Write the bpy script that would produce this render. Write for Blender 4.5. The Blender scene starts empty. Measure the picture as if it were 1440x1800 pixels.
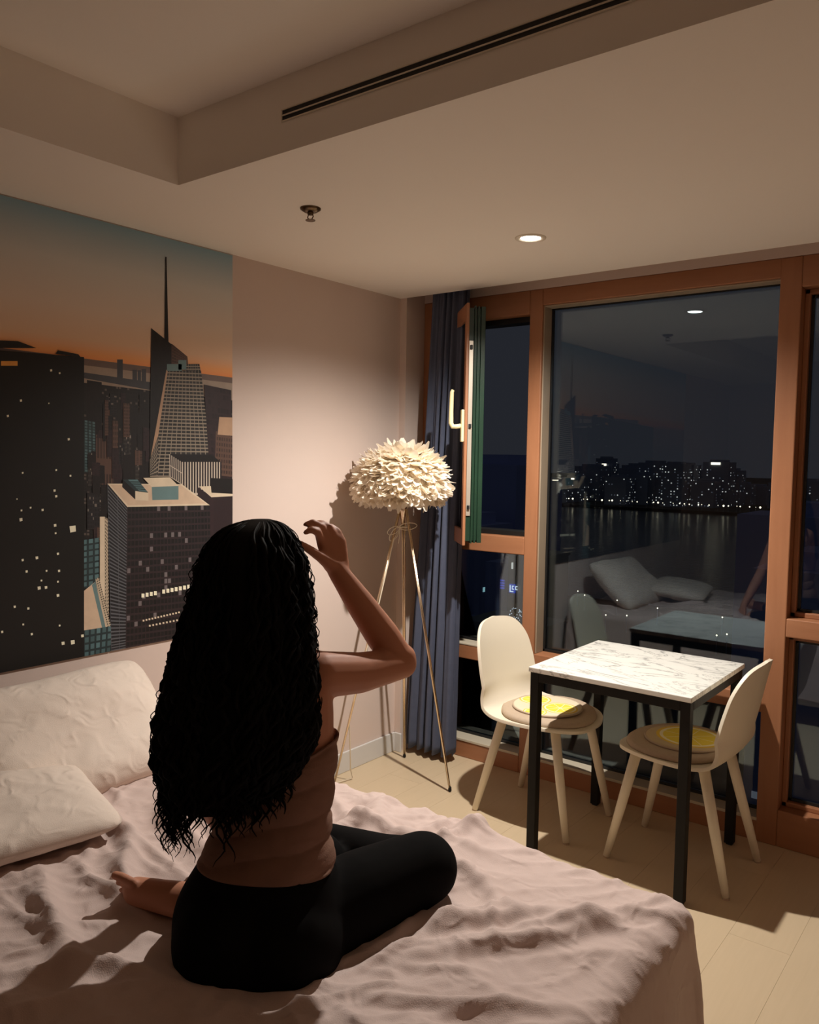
import bpy, bmesh, math, random
import numpy as np
from mathutils import Vector, Matrix, noise

random.seed(7)
SC = bpy.context.scene
COL = SC.collection
PI = math.pi

# ------------------------------------------------------------------ camera
CAM = np.array([2.6403, -3.3022, 1.5411])
FWD = np.array([-0.61159656, 0.78841622, -0.06595079])
RGT = np.array([0.78938085, 0.6136924, 0.01610945])
UPV = np.array([-0.05317445, 0.04220781, 0.99769283])
FPX = 1435.74
cd = bpy.data.cameras.new('camera')
cam = bpy.data.objects.new('camera', cd)
COL.objects.link(cam)
cam.matrix_world = Matrix(((RGT[0], UPV[0], -FWD[0], CAM[0]), (RGT[1], UPV[1], -FWD[1], CAM[1]),
                           (RGT[2], UPV[2], -FWD[2], CAM[2]), (0, 0, 0, 1)))
cd.sensor_fit = 'VERTICAL'
cd.sensor_height = 36.0
cd.lens = FPX / 1800 * 36.0
cd.clip_start = 0.02
cd.clip_end = 6000
SC.camera = cam

# ------------------------------------------------------------------ world, light, exposure
w = bpy.data.worlds.new('night')
SC.world = w
w.use_nodes = True
w.node_tree.nodes['Background'].inputs[0].default_value = (0.0150, 0.0165, 0.0215, 1)
w.node_tree.nodes['Background'].inputs[1].default_value = 1.0
SC.view_settings.view_transform = 'Standard'
SC.view_settings.look = 'None'
SC.view_settings.exposure = 0.12
SC.view_settings.gamma = 1.0
SC.view_settings.use_curve_mapping = False
SC.cycles.max_bounces = 10
SC.cycles.diffuse_bounces = 6
SC.cycles.sample_clamp_indirect = 6.0
SC.cycles.caustics_reflective = False
SC.cycles.caustics_refractive = False
SPOT_W, SPOT_COL = 196.0, (1.0, 0.93, 0.845)

def spot(name, loc, watts, col, size, blend, rad):
    ld = bpy.data.lights.new(name, 'SPOT')
    ld.energy = watts
    ld.color = col
    ld.spot_size = math.radians(size)
    ld.spot_blend = blend
    ld.shadow_soft_size = rad
    o = bpy.data.objects.new(name, ld)
    COL.objects.link(o)
    o.location = loc
    return o

spot('downlight_beam', (1.113, -0.639, 2.335), SPOT_W, SPOT_COL, 152, 1.0, 0.018)

# ------------------------------------------------------------------ helpers
def lin(c):
    return tuple((v / 255 / 12.92) if v / 255 <= 0.04045 else ((v / 255 + 0.055) / 1.055) ** 2.4 for v in c) + (1,)

class N:
    """small node-tree helper"""
    def __init__(s, name):
        s.m = bpy.data.materials.new(name)
        s.m.use_nodes = True
        s.t = s.m.node_tree
        s.t.nodes.clear()
        s.out = s.t.nodes.new('ShaderNodeOutputMaterial')
    def n(s, typ, **kw):
        nd = s.t.nodes.new('ShaderNode' + typ)
        for k, v in kw.items():
            if k.startswith('i_'):
                key = k[2:].replace('_', ' ')
                nd.inputs[int(key) if key.isdigit() else key].default_value = v
            else:
                setattr(nd, k, v)
        return nd
    def l(s, a, b):
        s.t.links.new(a, b)
    def math(s, op, a, b=None, c=None):
        nd = s.t.nodes.new('ShaderNodeMath')
        nd.operation = op
        for i, v in enumerate((a, b, c)):
            if v is None:
                continue
            if isinstance(v, (int, float)):
                nd.inputs[i].default_value = v
            else:
                s.l(v, nd.inputs[i])
        return nd.outputs[0]
    def mix(s, f, a, b):
        nd = s.t.nodes.new('ShaderNodeMix')
        nd.data_type = 'RGBA'
        for i, v in ((0, f), (6, a), (7, b)):
            if isinstance(v, (int, float)):
                nd.inputs[i].default_value = v
            elif isinstance(v, tuple):
                nd.inputs[i].default_value = v
            else:
                s.l(v, nd.inputs[i])
        return nd.outputs[2]
    def bsdf(s, col, rough=0.6, metal=0.0, **kw):
        b = s.n('BsdfPrincipled')
        if isinstance(col, tuple):
            b.inputs['Base Color'].default_value = col
        else:
            s.l(col, b.inputs['Base Color'])
        b.inputs['Roughness'].default_value = rough
        b.inputs['Metallic'].default_value = metal
        for k, v in kw.items():
            b.inputs[k.replace('_', ' ')].default_value = v
        s.l(b.outputs[0], s.out.inputs[0])
        s.b = b
        return b
    def bump(s, h, strength=0.2, dist=0.01):
        bp = s.n('Bump', i_Strength=strength, i_Distance=dist)
        s.l(h, bp.inputs['Height'])
        s.l(bp.outputs[0], s.b.inputs['Normal'])

def noisy(name, c1, c2, scale=6.0, rough=0.6, bump=0.0, bscale=60, stretch=(1, 1, 1), metal=0.0, bdist=0.004, detail=4, **kw):
    g = N(name)
    tc = g.n('TexCoord')
    mp = g.n('Mapping')
    mp.inputs['Scale'].default_value = stretch
    g.l(tc.outputs['Object'], mp.inputs[0])
    nz = g.n('TexNoise', i_Scale=scale, i_Detail=float(detail))
    g.l(mp.outputs[0], nz.inputs[0])
    g.bsdf(g.mix(nz.outputs[0], c1, c2), rough, metal, **kw)
    if bump:
        n2 = g.n('TexNoise', i_Scale=float(bscale), i_Detail=3.0)
        g.l(mp.outputs[0], n2.inputs[0])
        g.bump(n2.outputs[0], bump, bdist)
    return g.m

def emis(name, col, s):
    g = N(name)
    e = g.n('Emission')
    e.inputs[0].default_value = col
    e.inputs[1].default_value = s
    g.l(e.outputs[0], g.out.inputs[0])
    return g.m

M = {}
M['wall'] = noisy('wall_paint', lin((211, 193, 183)), lin((215, 197, 188)), 3, 0.75, 0.05, 220)
M['ceil'] = noisy('ceiling_paint', lin((243, 236, 228)), lin((245, 239, 231)), 2, 0.8, 0.03, 200)
M['base'] = noisy('baseboard_paint', lin((205, 203, 200)), lin((210, 208, 205)), 3, 0.45)
M['wood'] = noisy('stained_frame_wood', lin((168, 116, 82)), lin((146, 96, 66)), 5, 0.42, 0.08, 40, (6, 6, 0.6))
M['woodh'] = noisy('stained_rail_wood', lin((168, 116, 82)), lin((146, 96, 66)), 5, 0.42, 0.08, 40, (0.6, 6, 6))
M['gasket'] = noisy('black_gasket', (0.006, 0.006, 0.006, 1), (0.01, 0.01, 0.01, 1), 8, 0.5)
M['reveal'] = noisy('taupe_bead', lin((150, 134, 114)), lin((160, 144, 124)), 8, 0.5)
M['sill'] = noisy('pale_sill', lin((190, 180, 160)), lin((200, 190, 170)), 8, 0.4)
M['green'] = noisy('green_profile', lin((26, 48, 36)), lin((34, 60, 44)), 6, 0.32)
M['handle'] = noisy('cream_handle', lin((226, 214, 166)), lin((232, 222, 178)), 8, 0.35)
M['steel'] = noisy('lock_steel', lin((200, 190, 175)), lin((215, 205, 190)), 8, 0.35, metal=0.6)
M['chrome'] = noisy('lamp_steel', lin((228, 206, 176)), lin((236, 214, 184)), 8, 0.22, metal=1.0)
M['black'] = noisy('black_powder_coat', (0.008, 0.0075, 0.007, 1), (0.012, 0.011, 0.01, 1), 30, 0.55, Specular_IOR_Level=0.2)
M['shell'] = noisy('white_shell_plastic', lin((226, 216, 196)), lin((230, 221, 202)), 4, 0.42)
M['pad'] = noisy('taupe_seat_fabric', lin((178, 158, 136)), lin((190, 170, 148)), 90, 0.85, 0.25, 400)
M['curtain'] = noisy('slate_blue_curtain', lin((66, 72, 92)), lin((78, 84, 104)), 30, 0.85, 0.15, 300)
M['mattress'] = noisy('mattress_ticking', lin((190, 180, 172)), lin((200, 190, 182)), 20, 0.9)
M['skin'] = noisy('skin', lin((178, 122, 96)), lin((188, 131, 104)), 12, 0.55, 0.04, 300, Specular_IOR_Level=0.25)
M['hair'] = noisy('black_hair', (0.005, 0.0042, 0.004, 1), (0.008, 0.0068, 0.006, 1), 40, 0.6, 0.2, 200, (8, 8, 1), Specular_IOR_Level=0.06)
M['top'] = noisy('brown_ribbed_jersey', lin((128, 98, 84)), lin((140, 108, 93)), 40, 0.9, 0.25, 300, Specular_IOR_Level=0.1)
M['leggings'] = noisy('black_leggings', (0.006, 0.0056, 0.0056, 1), (0.008, 0.0075, 0.0075, 1), 40, 0.9, Specular_IOR_Level=0.05)
M['white_metal'] = noisy('white_metal', lin((225, 215, 198)), lin((230, 221, 205)), 6, 0.4)
M['dark_slot'] = noisy('dark_slot', (0.005, 0.005, 0.005, 1), (0.008, 0.008, 0.008, 1), 6, 0.6)
M['cord'] = noisy('pale_cord', lin((224, 212, 190)), lin((232, 220, 198)), 20, 0.6)
M['plastic_w'] = noisy('white_plastic', lin((220, 214, 204)), lin((226, 220, 210)), 6, 0.4)

def linen(name, a, b):
    g = N(name)
    tc = g.n('TexCoord')
    nz = g.n('TexNoise', i_Scale=5.0, i_Detail=5.0)
    g.l(tc.outputs['Object'], nz.inputs[0])
    g.bsdf(g.mix(nz.outputs[0], a, b), 0.88, Sheen_Weight=0.1)
    n2 = g.n('TexNoise', i_Scale=15.0, i_Detail=6.0, i_Distortion=1.2)
    n2.noise_type = 'RIDGED_MULTIFRACTAL'
    n2.normalize = True
    g.l(tc.outputs['Object'], n2.inputs[0])
    n3 = g.n('TexNoise', i_Scale=420.0, i_Detail=2.0)
    g.l(tc.outputs['Object'], n3.inputs[0])
    h = g.math('ADD', n2.outputs[0], g.math('MULTIPLY', n3.outputs[0], 0.12))
    g.bump(h, 0.5, 0.012)
    return g.m
M['duvet'] = linen('blush_linen', lin((198, 177, 170)), lin((208, 187, 179)))
M['pillow'] = linen('cream_cotton', lin((220, 204, 190)), lin((226, 211, 198)))

def feather_mat():
    g = N('white_feather')
    d = g.n('BsdfDiffuse')
    d.inputs[0].default_value = lin((248, 240, 226))
    t = g.n('BsdfTranslucent')
    t.inputs[0].default_value = lin((250, 240, 224))
    mx = g.n('MixShader', i_0=0.45)
    g.l(d.outputs[0], mx.inputs[1])
    g.l(t.outputs[0], mx.inputs[2])
    g.l(mx.outputs[0], g.out.inputs[0])
    return g.m
M['feather'] = feather_mat()

def glass_mat():
    g = N('window_glass')
    fr = g.n('Fresnel', i_IOR=1.75)
    tr = g.n('BsdfTransparent')
    tr.inputs[0].default_value = (0.93, 0.96, 0.97, 1)
    gl = g.n('BsdfGlossy')
    gl.inputs['Color'].default_value = (0.70, 0.87, 1.0, 1)
    gl.inputs['Roughness'].default_value = 0.0
    mx = g.n('MixShader')
    g.l(fr.outputs[0], mx.inputs[0])
    g.l(tr.outputs[0], mx.inputs[1])
    g.l(gl.outputs[0], mx.inputs[2])
    g.l(mx.outputs[0], g.out.inputs[0])
    return g.m
M['glass'] = glass_mat()

def marble_mat():
    g = N('white_marble')
    tc = g.n('TexCoord')
    mp = g.n('Mapping')
    mp.inputs['Rotation'].default_value = (0, 0, 0.5)
    mp.inputs['Scale'].default_value = (1, 2.4, 1)
    g.l(tc.outputs['Object'], mp.inputs[0])
    n1 = g.n('TexNoise', i_Scale=3.2, i_Detail=9.0, i_Roughness=0.62, i_Distortion=1.1)
    g.l(mp.outputs[0], n1.inputs[0])
    v = g.math('ABSOLUTE', g.math('SUBTRACT', n1.outputs[0], 0.5))
    v = g.math('SUBTRACT', 1.0, g.math('MINIMUM', g.math('MULTIPLY', v, 44.0), 1.0))
    n2 = g.n('TexNoise', i_Scale=5.0, i_Detail=5.0)
    g.l(mp.outputs[0], n2.inputs[0])
    v = g.math('MULTIPLY', v, g.math('MULTIPLY', n2.outputs[0], 1.3))
    cl = g.mix(n2.outputs[0], lin((236, 234, 226)), lin((214, 213, 207)))
    g.bsdf(g.mix(v, cl, lin((120, 120, 118))), 0.22)
    return g.m
M['marble'] = marble_mat()

def plank_mat():
    g = N('pale_oak_plank')
    tc = g.n('TexCoord')
    oi = g.n('ObjectInfo')
    mp = g.n('Mapping')
    mp.inputs['Scale'].default_value = (26, 1.4, 1)
    g.l(tc.outputs['Object'], mp.inputs[0])
    off = g.n('CombineXYZ')
    g.l(g.math('MULTIPLY', oi.outputs['Random'], 40.0), off.inputs[0])
    g.l(off.outputs[0], mp.inputs['Location'])
    nz = g.n('TexNoise', i_Scale=3.0, i_Detail=6.0, i_Distortion=0.5)
    g.l(mp.outputs[0], nz.inputs[0])
    c = g.mix(nz.outputs[0], lin((208, 188, 158)), lin((198, 178, 147)))
    c = g.mix(g.math('MULTIPLY', oi.outputs['Random'], 0.15), c, lin((200, 181, 152)))
    g.bsdf(c, 0.36)
    g.bump(nz.outputs[0], 0.06, 0.002)
    return g.m
M['plank'] = plank_mat()

# ---- mesh builder
class MB:
    def __init__(s):
        s.v, s.f, s.uv = [], [], None
    def add(s, verts, faces):
        o = len(s.v)
        s.v += [tuple(map(float, p)) for p in verts]
        s.f += [tuple(i + o for i in f) for f in faces]
        return s
    def hexa(s, p):
        return s.add(p, [(0, 3, 2, 1), (4, 5, 6, 7), (0, 1, 5, 4), (1, 2, 6, 5), (2, 3, 7, 6), (3, 0, 4, 7)])
    def box(s, x0, x1, y0, y1, z0, z1):
        return s.hexa([(x0, y0, z0), (x1, y0, z0), (x1, y1, z0), (x0, y1, z0), (x0, y0, z1), (x1, y0, z1), (x1, y1, z1), (x0, y1, z1)])
    def loft(s, rings, cap=True, closed=True):
        n = len(rings[0])
        o = len(s.v)
        fs = []
        for i in range(len(rings) - 1):
            for j in range(n if closed else n - 1):
                a, b = i * n + j, i * n + (j + 1) % n
                fs.append((a, b, b + n, a + n))
        if cap:
            fs.append(tuple(range(n - 1, -1, -1)))
            fs.append(tuple((len(rings) - 1) * n + j for j in range(n)))
        return s.add([p for r in rings for p in r], fs)
    def tube(s, pts, rad, n=8, cap=True):
        pts = [Vector(p) for p in pts]
        if not hasattr(rad, '__len__'):
            rad = [rad] * len(pts)
        rings = []
        up = None
        for i, p in enumerate(pts):
            d = (pts[min(i + 1, len(pts) - 1)] - pts[max(i - 1, 0)]).normalized()
            if up is None:
                up = Vector((0, 0, 1)) if abs(d.z) < 0.9 else Vector((1, 0, 0))
            a = (up - d * up.dot(d)).normalized()
            up = a
            b = d.cross(a)
            rings.append([p + rad[i] * (math.cos(2 * PI * k / n) * a + math.sin(2 * PI * k / n) * b) for k in range(n)])
        return s.loft(rings, cap)
    def capsule(s, p0, p1, r0, r1, n=14):
        p0, p1 = Vector(p0), Vector(p1)
        d = (p1 - p0)
        if d.length < 1e-6:
            d = Vector((0, 0, 1))
        d.normalize()
        pts, rr = [], []
        for k in range(5):
            a = PI / 2 * k / 5 - PI / 2 + 0.12
            pts.append(p0 + d * math.sin(a) * r0); rr.append(math.cos(a) * r0)
        pts.append(p0); rr.append(r0)
        pts.append((p0 + p1) / 2); rr.append((r0 + r1) / 2)
        pts.append(p1); rr.append(r1)
        for k in range(1, 6):
            a = PI / 2 * k / 5 - (0.12 if k == 5 else 0)
            pts.append(p1 + d * math.sin(a) * r1); rr.append(math.cos(a) * r1)
        up = Vector((0, 0, 1)) if abs(d.z) < 0.9 else Vector((1, 0, 0))
        a = (up - d * up.dot(d)).normalized()
        b = d.cross(a)
        return s.loft([[p + r * (math.cos(2 * PI * k / n) * a + math.sin(2 * PI * k / n) * b) for k in range(n)] for p, r in zip(pts, rr)])
    def ellipsoid(s, c, rx, ry, rz, ax=None, n=20, m=12):
        c = Vector(c)
        ax = ax or (Vector((1, 0, 0)), Vector((0, 1, 0)), Vector((0, 0, 1)))
        rings = []
        for i in range(m + 1):
            t = -PI / 2 + 0.06 + (PI - 0.12) * i / m
            rings.append([c + ax[0] * (rx * math.cos(t) * math.cos(2 * PI * k / n)) + ax[1] * (ry * math.cos(t) * math.sin(2 * PI * k / n)) + ax[2] * (rz * math.sin(t)) for k in range(n)])
        return s.loft(rings)
    def build(s, name, mat, parent=None, off=(0, 0, 0), smooth=False, bevel=0.0, seg=2):
        me = bpy.data.meshes.new(name)
        ox, oy, oz = off
        me.from_pydata([(x - ox, y - oy, z - oz) for x, y, z in s.v], [], s.f)
        me.update()
        bm = bmesh.new(); bm.from_mesh(me)
        bmesh.ops.recalc_face_normals(bm, faces=bm.faces)
        bm.to_mesh(me); bm.free()
        if s.uv:
            pass
        o = bpy.data.objects.new(name, me)
        COL.objects.link(o)
        me.materials.append(M[mat] if isinstance(mat, str) else mat)
        if smooth:
            me.polygons.foreach_set('use_smooth', [True] * len(me.polygons))
        if parent is not None:
            o.parent = parent
        if bevel:
            b = o.modifiers.new('bevel', 'BEVEL')
            b.width = bevel; b.segments = seg; b.limit_method = 'ANGLE'
        return o

def thing(name, label, cat, loc=(0, 0, 0), rz=0.0, group=None):
    o = bpy.data.objects.new(name, None)
    COL.objects.link(o)
    o.empty_display_size = 0.1
    o.location = loc
    o.rotation_euler = (0, 0, rz)
    return tag(o, label, cat, group)

def tag(o, label, cat, group=None):
    o['label'] = label
    o['category'] = cat
    if group:
        o['group'] = group
    return o

def struct(o):
    o['kind'] = 'structure'
    return o

def sroot(name, loc=(0, 0, 0)):
    o = bpy.data.objects.new(name, None)
    COL.objects.link(o)
    o.location = loc
    return struct(o)

def dup(root, label=None):
    r = root.copy(); COL.objects.link(r)
    if label:
        r['label'] = label
    for ch in list(root.children):
        c = ch.copy(); COL.objects.link(c); c.parent = r
        for g in ch.children:
            d = g.copy(); COL.objects.link(d); d.parent = c
    return r

# ------------------------------------------------------------------ room shell
H = 2.35
TX, TY, TH = 0.532, -1.7475, 2.5477
XR, YB, YW = 3.6, -5.0, 0.15      # right wall, back wall, window frame front
fl = struct(MB().box(-0.1, XR + 0.1, YB - 0.1, YW + 0.16, -0.08, -0.012).build('floor', 'plank'))
pl0 = None
PW, PL = 0.19, 1.3
for i in range(19):
    y = YB - (i * 0.47) % PL
    while y < YW + 0.02:
        y0, y1 = max(y, YB), min(y + PL, YW + 0.05)
        if y1 - y0 > 0.05:
            b = MB().box(-PW / 2 + 0.0003, PW / 2 - 0.0003, 0, y1 - y0 - 0.0006, -0.012, 0.0)
            if abs(y1 - y0 - PL) < 1e-6:
                if pl0 is None:
                    pl0 = b.build('plank', 'plank', fl)
                    o = pl0
                else:
                    o = pl0.copy(); COL.objects.link(o)
            else:
                o = b.build('plank', 'plank', fl)
            o.parent = fl
            o.location = (i * PW + PW / 2, y0, 0)
        y += PL

b = MB()
b.box(-0.1, TX, YB, 0.0, H, TH + 0.1)
b.box(TX, XR + 0.1, TY, 0.0, H, TH + 0.1)
b.box(TX, XR + 0.1, YB, TY, TH, TH + 0.1)
struct(b.build('ceiling', 'ceil'))
struct(MB().box(-0.12, 0.0, YB, YW + 0.16, -0.05, 2.7).build('wall_left', 'wall'))
struct(MB().box(XR, XR + 0.12, YB, YW + 0.16, -0.05, 2.7).build('wall_right', 'wall'))
struct(MB().box(-0.12, XR + 0.12, YB - 0.12, YB, -0.05, 2.7).build('wall_back', 'wall'))
b = MB()
b.box(0.0, 0.04, 0.0, YW + 0.16, 0, 2.5)                 # nib beside the curtain
b.box(0.0, XR, YW, YW + 0.16, 2.345, 2.7)                # lintel
b.box(0.0, XR, 0.0, YW + 0.16, 2.5, 2.7)                 # top of the curtain pocket
b.box(2.86, XR, 0.0, YW + 0.16, 0, 2.5)
struct(b.build('wall_window', 'wall'))
bb = struct(MB().box(0.0, 0.012, YB, 0.0, 0.0, 0.1).build('baseboard_left', 'base', bevel=0.003))
struct(MB().box(0.0, 0.052, -0.012, 0.0, 0.0, 0.1).build('baseboard_window', 'base', bevel=0.003))
struct(MB().box(XR - 0.012, XR, YB, 0.0, 0.0, 0.1).build('baseboard_right', 'base', bevel=0.003))
struct(MB().box(0.012, XR, YB, YB + 0.012, 0.0, 0.1).build('baseboard_back', 'base', bevel=0.003))

# ------------------------------------------------------------------ windows
FY0, FY1 = YW, YW + 0.13       # frame depth
GY = YW + 0.095                # glass plane

def pane(root, x0, x1, z0, z1, y=GY):
    g = MB().box(x0, x1, y, y + 0.008, z0, z1).build('pane', 'glass', root, off=root.location)
    k = MB()
    e = 0.012
    for a in ((x0 - 0.002, x0 + e, z0, z1), (x1 - e, x1 + 0.002, z0, z1), (x0, x1, z0 - 0.002, z0 + e), (x0, x1, z1 - e, z1 + 0.002)):
        k.box(a[0], a[1], y - 0.012, y - 0.001, a[2], a[3])
    k.build('gasket', 'gasket', g, off=root.location)
    return g

def member(root, name, x0, x1, z0, z1, y0=FY0, y1=FY1, mat='wood', bev=0.004):
    return MB().box(x0, x1, y0, y1, z0, z1).build(name, mat, root, off=root.location, bevel=bev)

def stop(root, x0, x1, z0, z1, y0=FY0 + 0.06):
    """stepped glazing bead around an opening"""
    for a in ((x0, x0 + 0.02, z0, z1), (x1 - 0.02, x1, z0, z1), (x0, x1, z0, z0 + 0.02), (x0, x1, z1 - 0.02, z1)):
        member(root, 'glazing_bead', *a, y0=y0, y1=FY1, mat='wood' if a[1] - a[0] < 0.05 else 'woodh', bev=0.003)

ZT, ZB = 2.345, 0.0
# left bay
w1 = sroot('window_1', (0.36, FY0, 0))
member(w1, 'jamb', 0.04, 0.20, 0.0, ZT)
member(w1, 'mullion', 0.667, 0.735, 0.0, ZT)
member(w1, 'head_rail', 0.20, 0.667, 2.232, ZT, mat='woodh')
member(w1, 'transom', 0.20, 0.667, 1.08, 1.165, mat='woodh')
member(w1, 'transom', 0.20, 0.667, 0.518, 0.589, mat='woodh')
member(w1, 'bottom_rail', 0.20, 0.667, 0.0, 0.085, mat='woodh')
member(w1, 'sill', 0.20, 0.667, 0.085, 0.098, y0=FY0 - 0.004, mat='sill', bev=0.002)
member(w1, 'sill', 0.20, 0.667, 0.589, 0.598, y0=FY0 - 0.002, mat='sill', bev=0.002)
pane(w1, 0.20, 0.667, 0.598, 1.08)
pane(w1, 0.20, 0.667, 0.098, 0.518)
# rebate of the open casement
for a in ((0.20, 0.225, 1.165, 2.232), (0.645, 0.667, 1.165, 2.232)):
    member(w1, 'rebate', *a, y0=FY0 + 0.05, mat='gasket', bev=0.002)
for a in ((0.20, 0.667, 1.165, 1.19), (0.20, 0.667, 2.205, 2.232)):
    member(w1, 'rebate', *a, y0=FY0 + 0.05, mat='gasket', bev=0.002)

# the open sash, hung on the left and swung into the room
sash = bpy.data.objects.new('sash', None)
COL.objects.link(sash)
sash.parent = w1
sash.location = (0.222 - 0.36, 0.0, 0.0)
sash.rotation_euler = (0, 0, math.radians(-46))
SW, S0, S1, ST = 0.405, 1.135, 2.258, 0.092
SF = 0.042
def sp(name, a, mat, bev=0.003):
    return MB().box(*a).build(name, mat, sash, bevel=bev)
# local: x along the sash from the hinge, y thickness outwards, z up
sp('stile', (0, SF, 0, 0.014, S0, S1), 'wood')
sp('stile', (SW - SF, SW, 0, 0.014, S0, S1), 'wood')
sp('rail', (SF, SW - SF, 0, 0.014, S0, S0 + 0.075), 'woodh')
sp('rail', (SF, SW - SF, 0, 0.014, S1 - 0.075, S1), 'woodh')
for k, (ya, yb, ins) in enumerate(((0.014, 0.040, 0.020), (0.040, 0.047, 0.010), (0.047, 0.055, 0.022), (0.055, 0.064, 0.012), (0.064, 0.071, 0.022), (0.071, ST, 0.013))):
    q = MB()
    a0, a1, c0, c1 = ins, SW - ins, S0 + ins, S1 - ins
    q.box(a0, a0 + 0.03, ya, yb, c0, c1); q.box(a1 - 0.03, a1, ya, yb, c0, c1)
    q.box(a0 + 0.03, a1 - 0.03, ya, yb, c0, c0 + 0.04); q.box(a0 + 0.03, a1 - 0.03, ya, yb, c1 - 0.04, c1)
    q.build('profile', 'green', sash, bevel=0.0015)
sp('sash_pane', (0.045, SW - 0.045, 0.038, 0.046, S0 + 0.05, S1 - 0.05), 'glass', 0)
sp('lock_strip', (SW - 0.021, SW - 0.014, 0.017, 0.037, S0 + 0.14, S1 - 0.17), 'steel', 0.001)
for z in (S0 + 0.17, S0 + 0.55, S1 - 0.21):
    sp('lock_cam', (SW - 0.015, SW - 0.005, 0.021, 0.033, z, z + 0.02), 'gasket', 0.002)
hz = S0 + 0.56
sp('handle_plate', (SW - 0.038, SW - 0.006, -0.014, 0.0, hz - 0.075, hz + 0.075), 'handle', 0.004)
q = MB()
q.tube([(SW - 0.022, -0.010, hz), (SW - 0.022, -0.034, hz - 0.004), (SW - 0.025, -0.052, hz - 0.004), (SW - 0.027, -0.060, hz + 0.012),
        (SW - 0.027, -0.060, hz + 0.06), (SW - 0.027, -0.058, hz + 0.155), (SW - 0.027, -0.053, hz + 0.165)],
       [0.011, 0.011, 0.0115, 0.0115, 0.0105, 0.0095, 0.008], 10)
q.build('handle', 'handle', sash, smooth=True)

# centre bay
w2 = sroot('window_2', (1.25, FY0, 0))
member(w2, 'head_rail', 0.735, 1.785, 2.268, ZT, mat='woodh')
member(w2, 'transom', 0.735, 1.785, 0.535, 0.606, mat='woodh')
member(w2, 'bottom_rail', 0.735, 1.785, 0.0, 0.085, mat='woodh')
member(w2, 'sill', 0.735, 1.785, 0.085, 0.098, y0=FY0 - 0.004, mat='sill', bev=0.002)
pane(w2, 0.737, 1.785, 0.606, 2.268)
pane(w2, 0.737, 1.785, 0.098, 0.535)
member(w2, 'glazing_bead', 0.735, 0.742, 0.606, 2.268, y0=FY0 + 0.012, y1=GY - 0.013, mat='reveal', bev=0.002)
member(w2, 'glazing_bead', 0.742, 1.782, 2.261, 2.268, y0=FY0 + 0.012, y1=GY - 0.013, mat='reveal', bev=0.002)
# right bay
w3 = sroot('window_3', (2.3, FY0, 0))
member(w3, 'mullion', 1.782, 1.862, 0.0, ZT)
member(w3, 'head_rail', 1.862, 2.76, 2.225, ZT, mat='woodh')
member(w3, 'transom', 1.862, 2.76, 0.855, 0.93, mat='woodh')
member(w3, 'bottom_rail', 1.862, 2.76, 0.0, 0.15, mat='woodh')
member(w3, 'jamb', 2.76, 2.86, 0.0, ZT)
stop(w3, 1.862, 2.76, 0.93, 2.225)
stop(w3, 1.862, 2.76, 0.15, 0.855)
pane(w3, 1.882, 2.74, 0.95, 2.205)
pane(w3, 1.882, 2.74, 0.17, 0.835)

# ------------------------------------------------------------------ mural (flat print on the wall left of the lamp)
def wallpt(px, py):
    d = FWD + (px - 720) / FPX * RGT - (py - 900) / FPX * UPV
    t = -CAM[0] / d[0]
    q = CAM + t * d
    return (q[1], q[2])

MZ0, MZ1, MY0, MY1 = 0.826, 2.346, -3.7, -1.096
def sky_mat():
    g = N('printed_dusk_sky')
    tc = g.n('TexCoord')
    sx = g.n('SeparateXYZ')
    g.l(tc.outputs['Object'], sx.inputs[0])
    f = g.math('DIVIDE', g.math('SUBTRACT', sx.outputs[2], 1.60), 0.736)
    # the glow hangs a little lower towards the right-hand edge of the print
    r = g.n('ValToRGB')
    els = [(0.0, (110, 96, 88)), (0.30, (150, 108, 84)), (0.345, (240, 148, 80)), (0.385, (242, 170, 108)), (0.45, (232, 196, 164)),
           (0.60, (226, 208, 192)), (0.80, (206, 206, 202)), (1.0, (140, 172, 188))]
    while len(r.color_ramp.elements) < len(els):
        r.color_ramp.elements.new(0.5)
    for e, (p_, c_) in zip(r.color_ramp.elements, els):
        e.position = p_; e.color = lin(c_)
    g.l(f, r.inputs[0])
    g.bsdf(r.outputs[0], 0.5)
    return g.m
mural = MB().box(0.0, 0.003, MY0, MY1, MZ0, MZ1).build('wall_mural', sky_mat())
tag(mural, 'photo mural of a skyscraper city at orange dusk covering the wall above the bed', 'mural')

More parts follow.
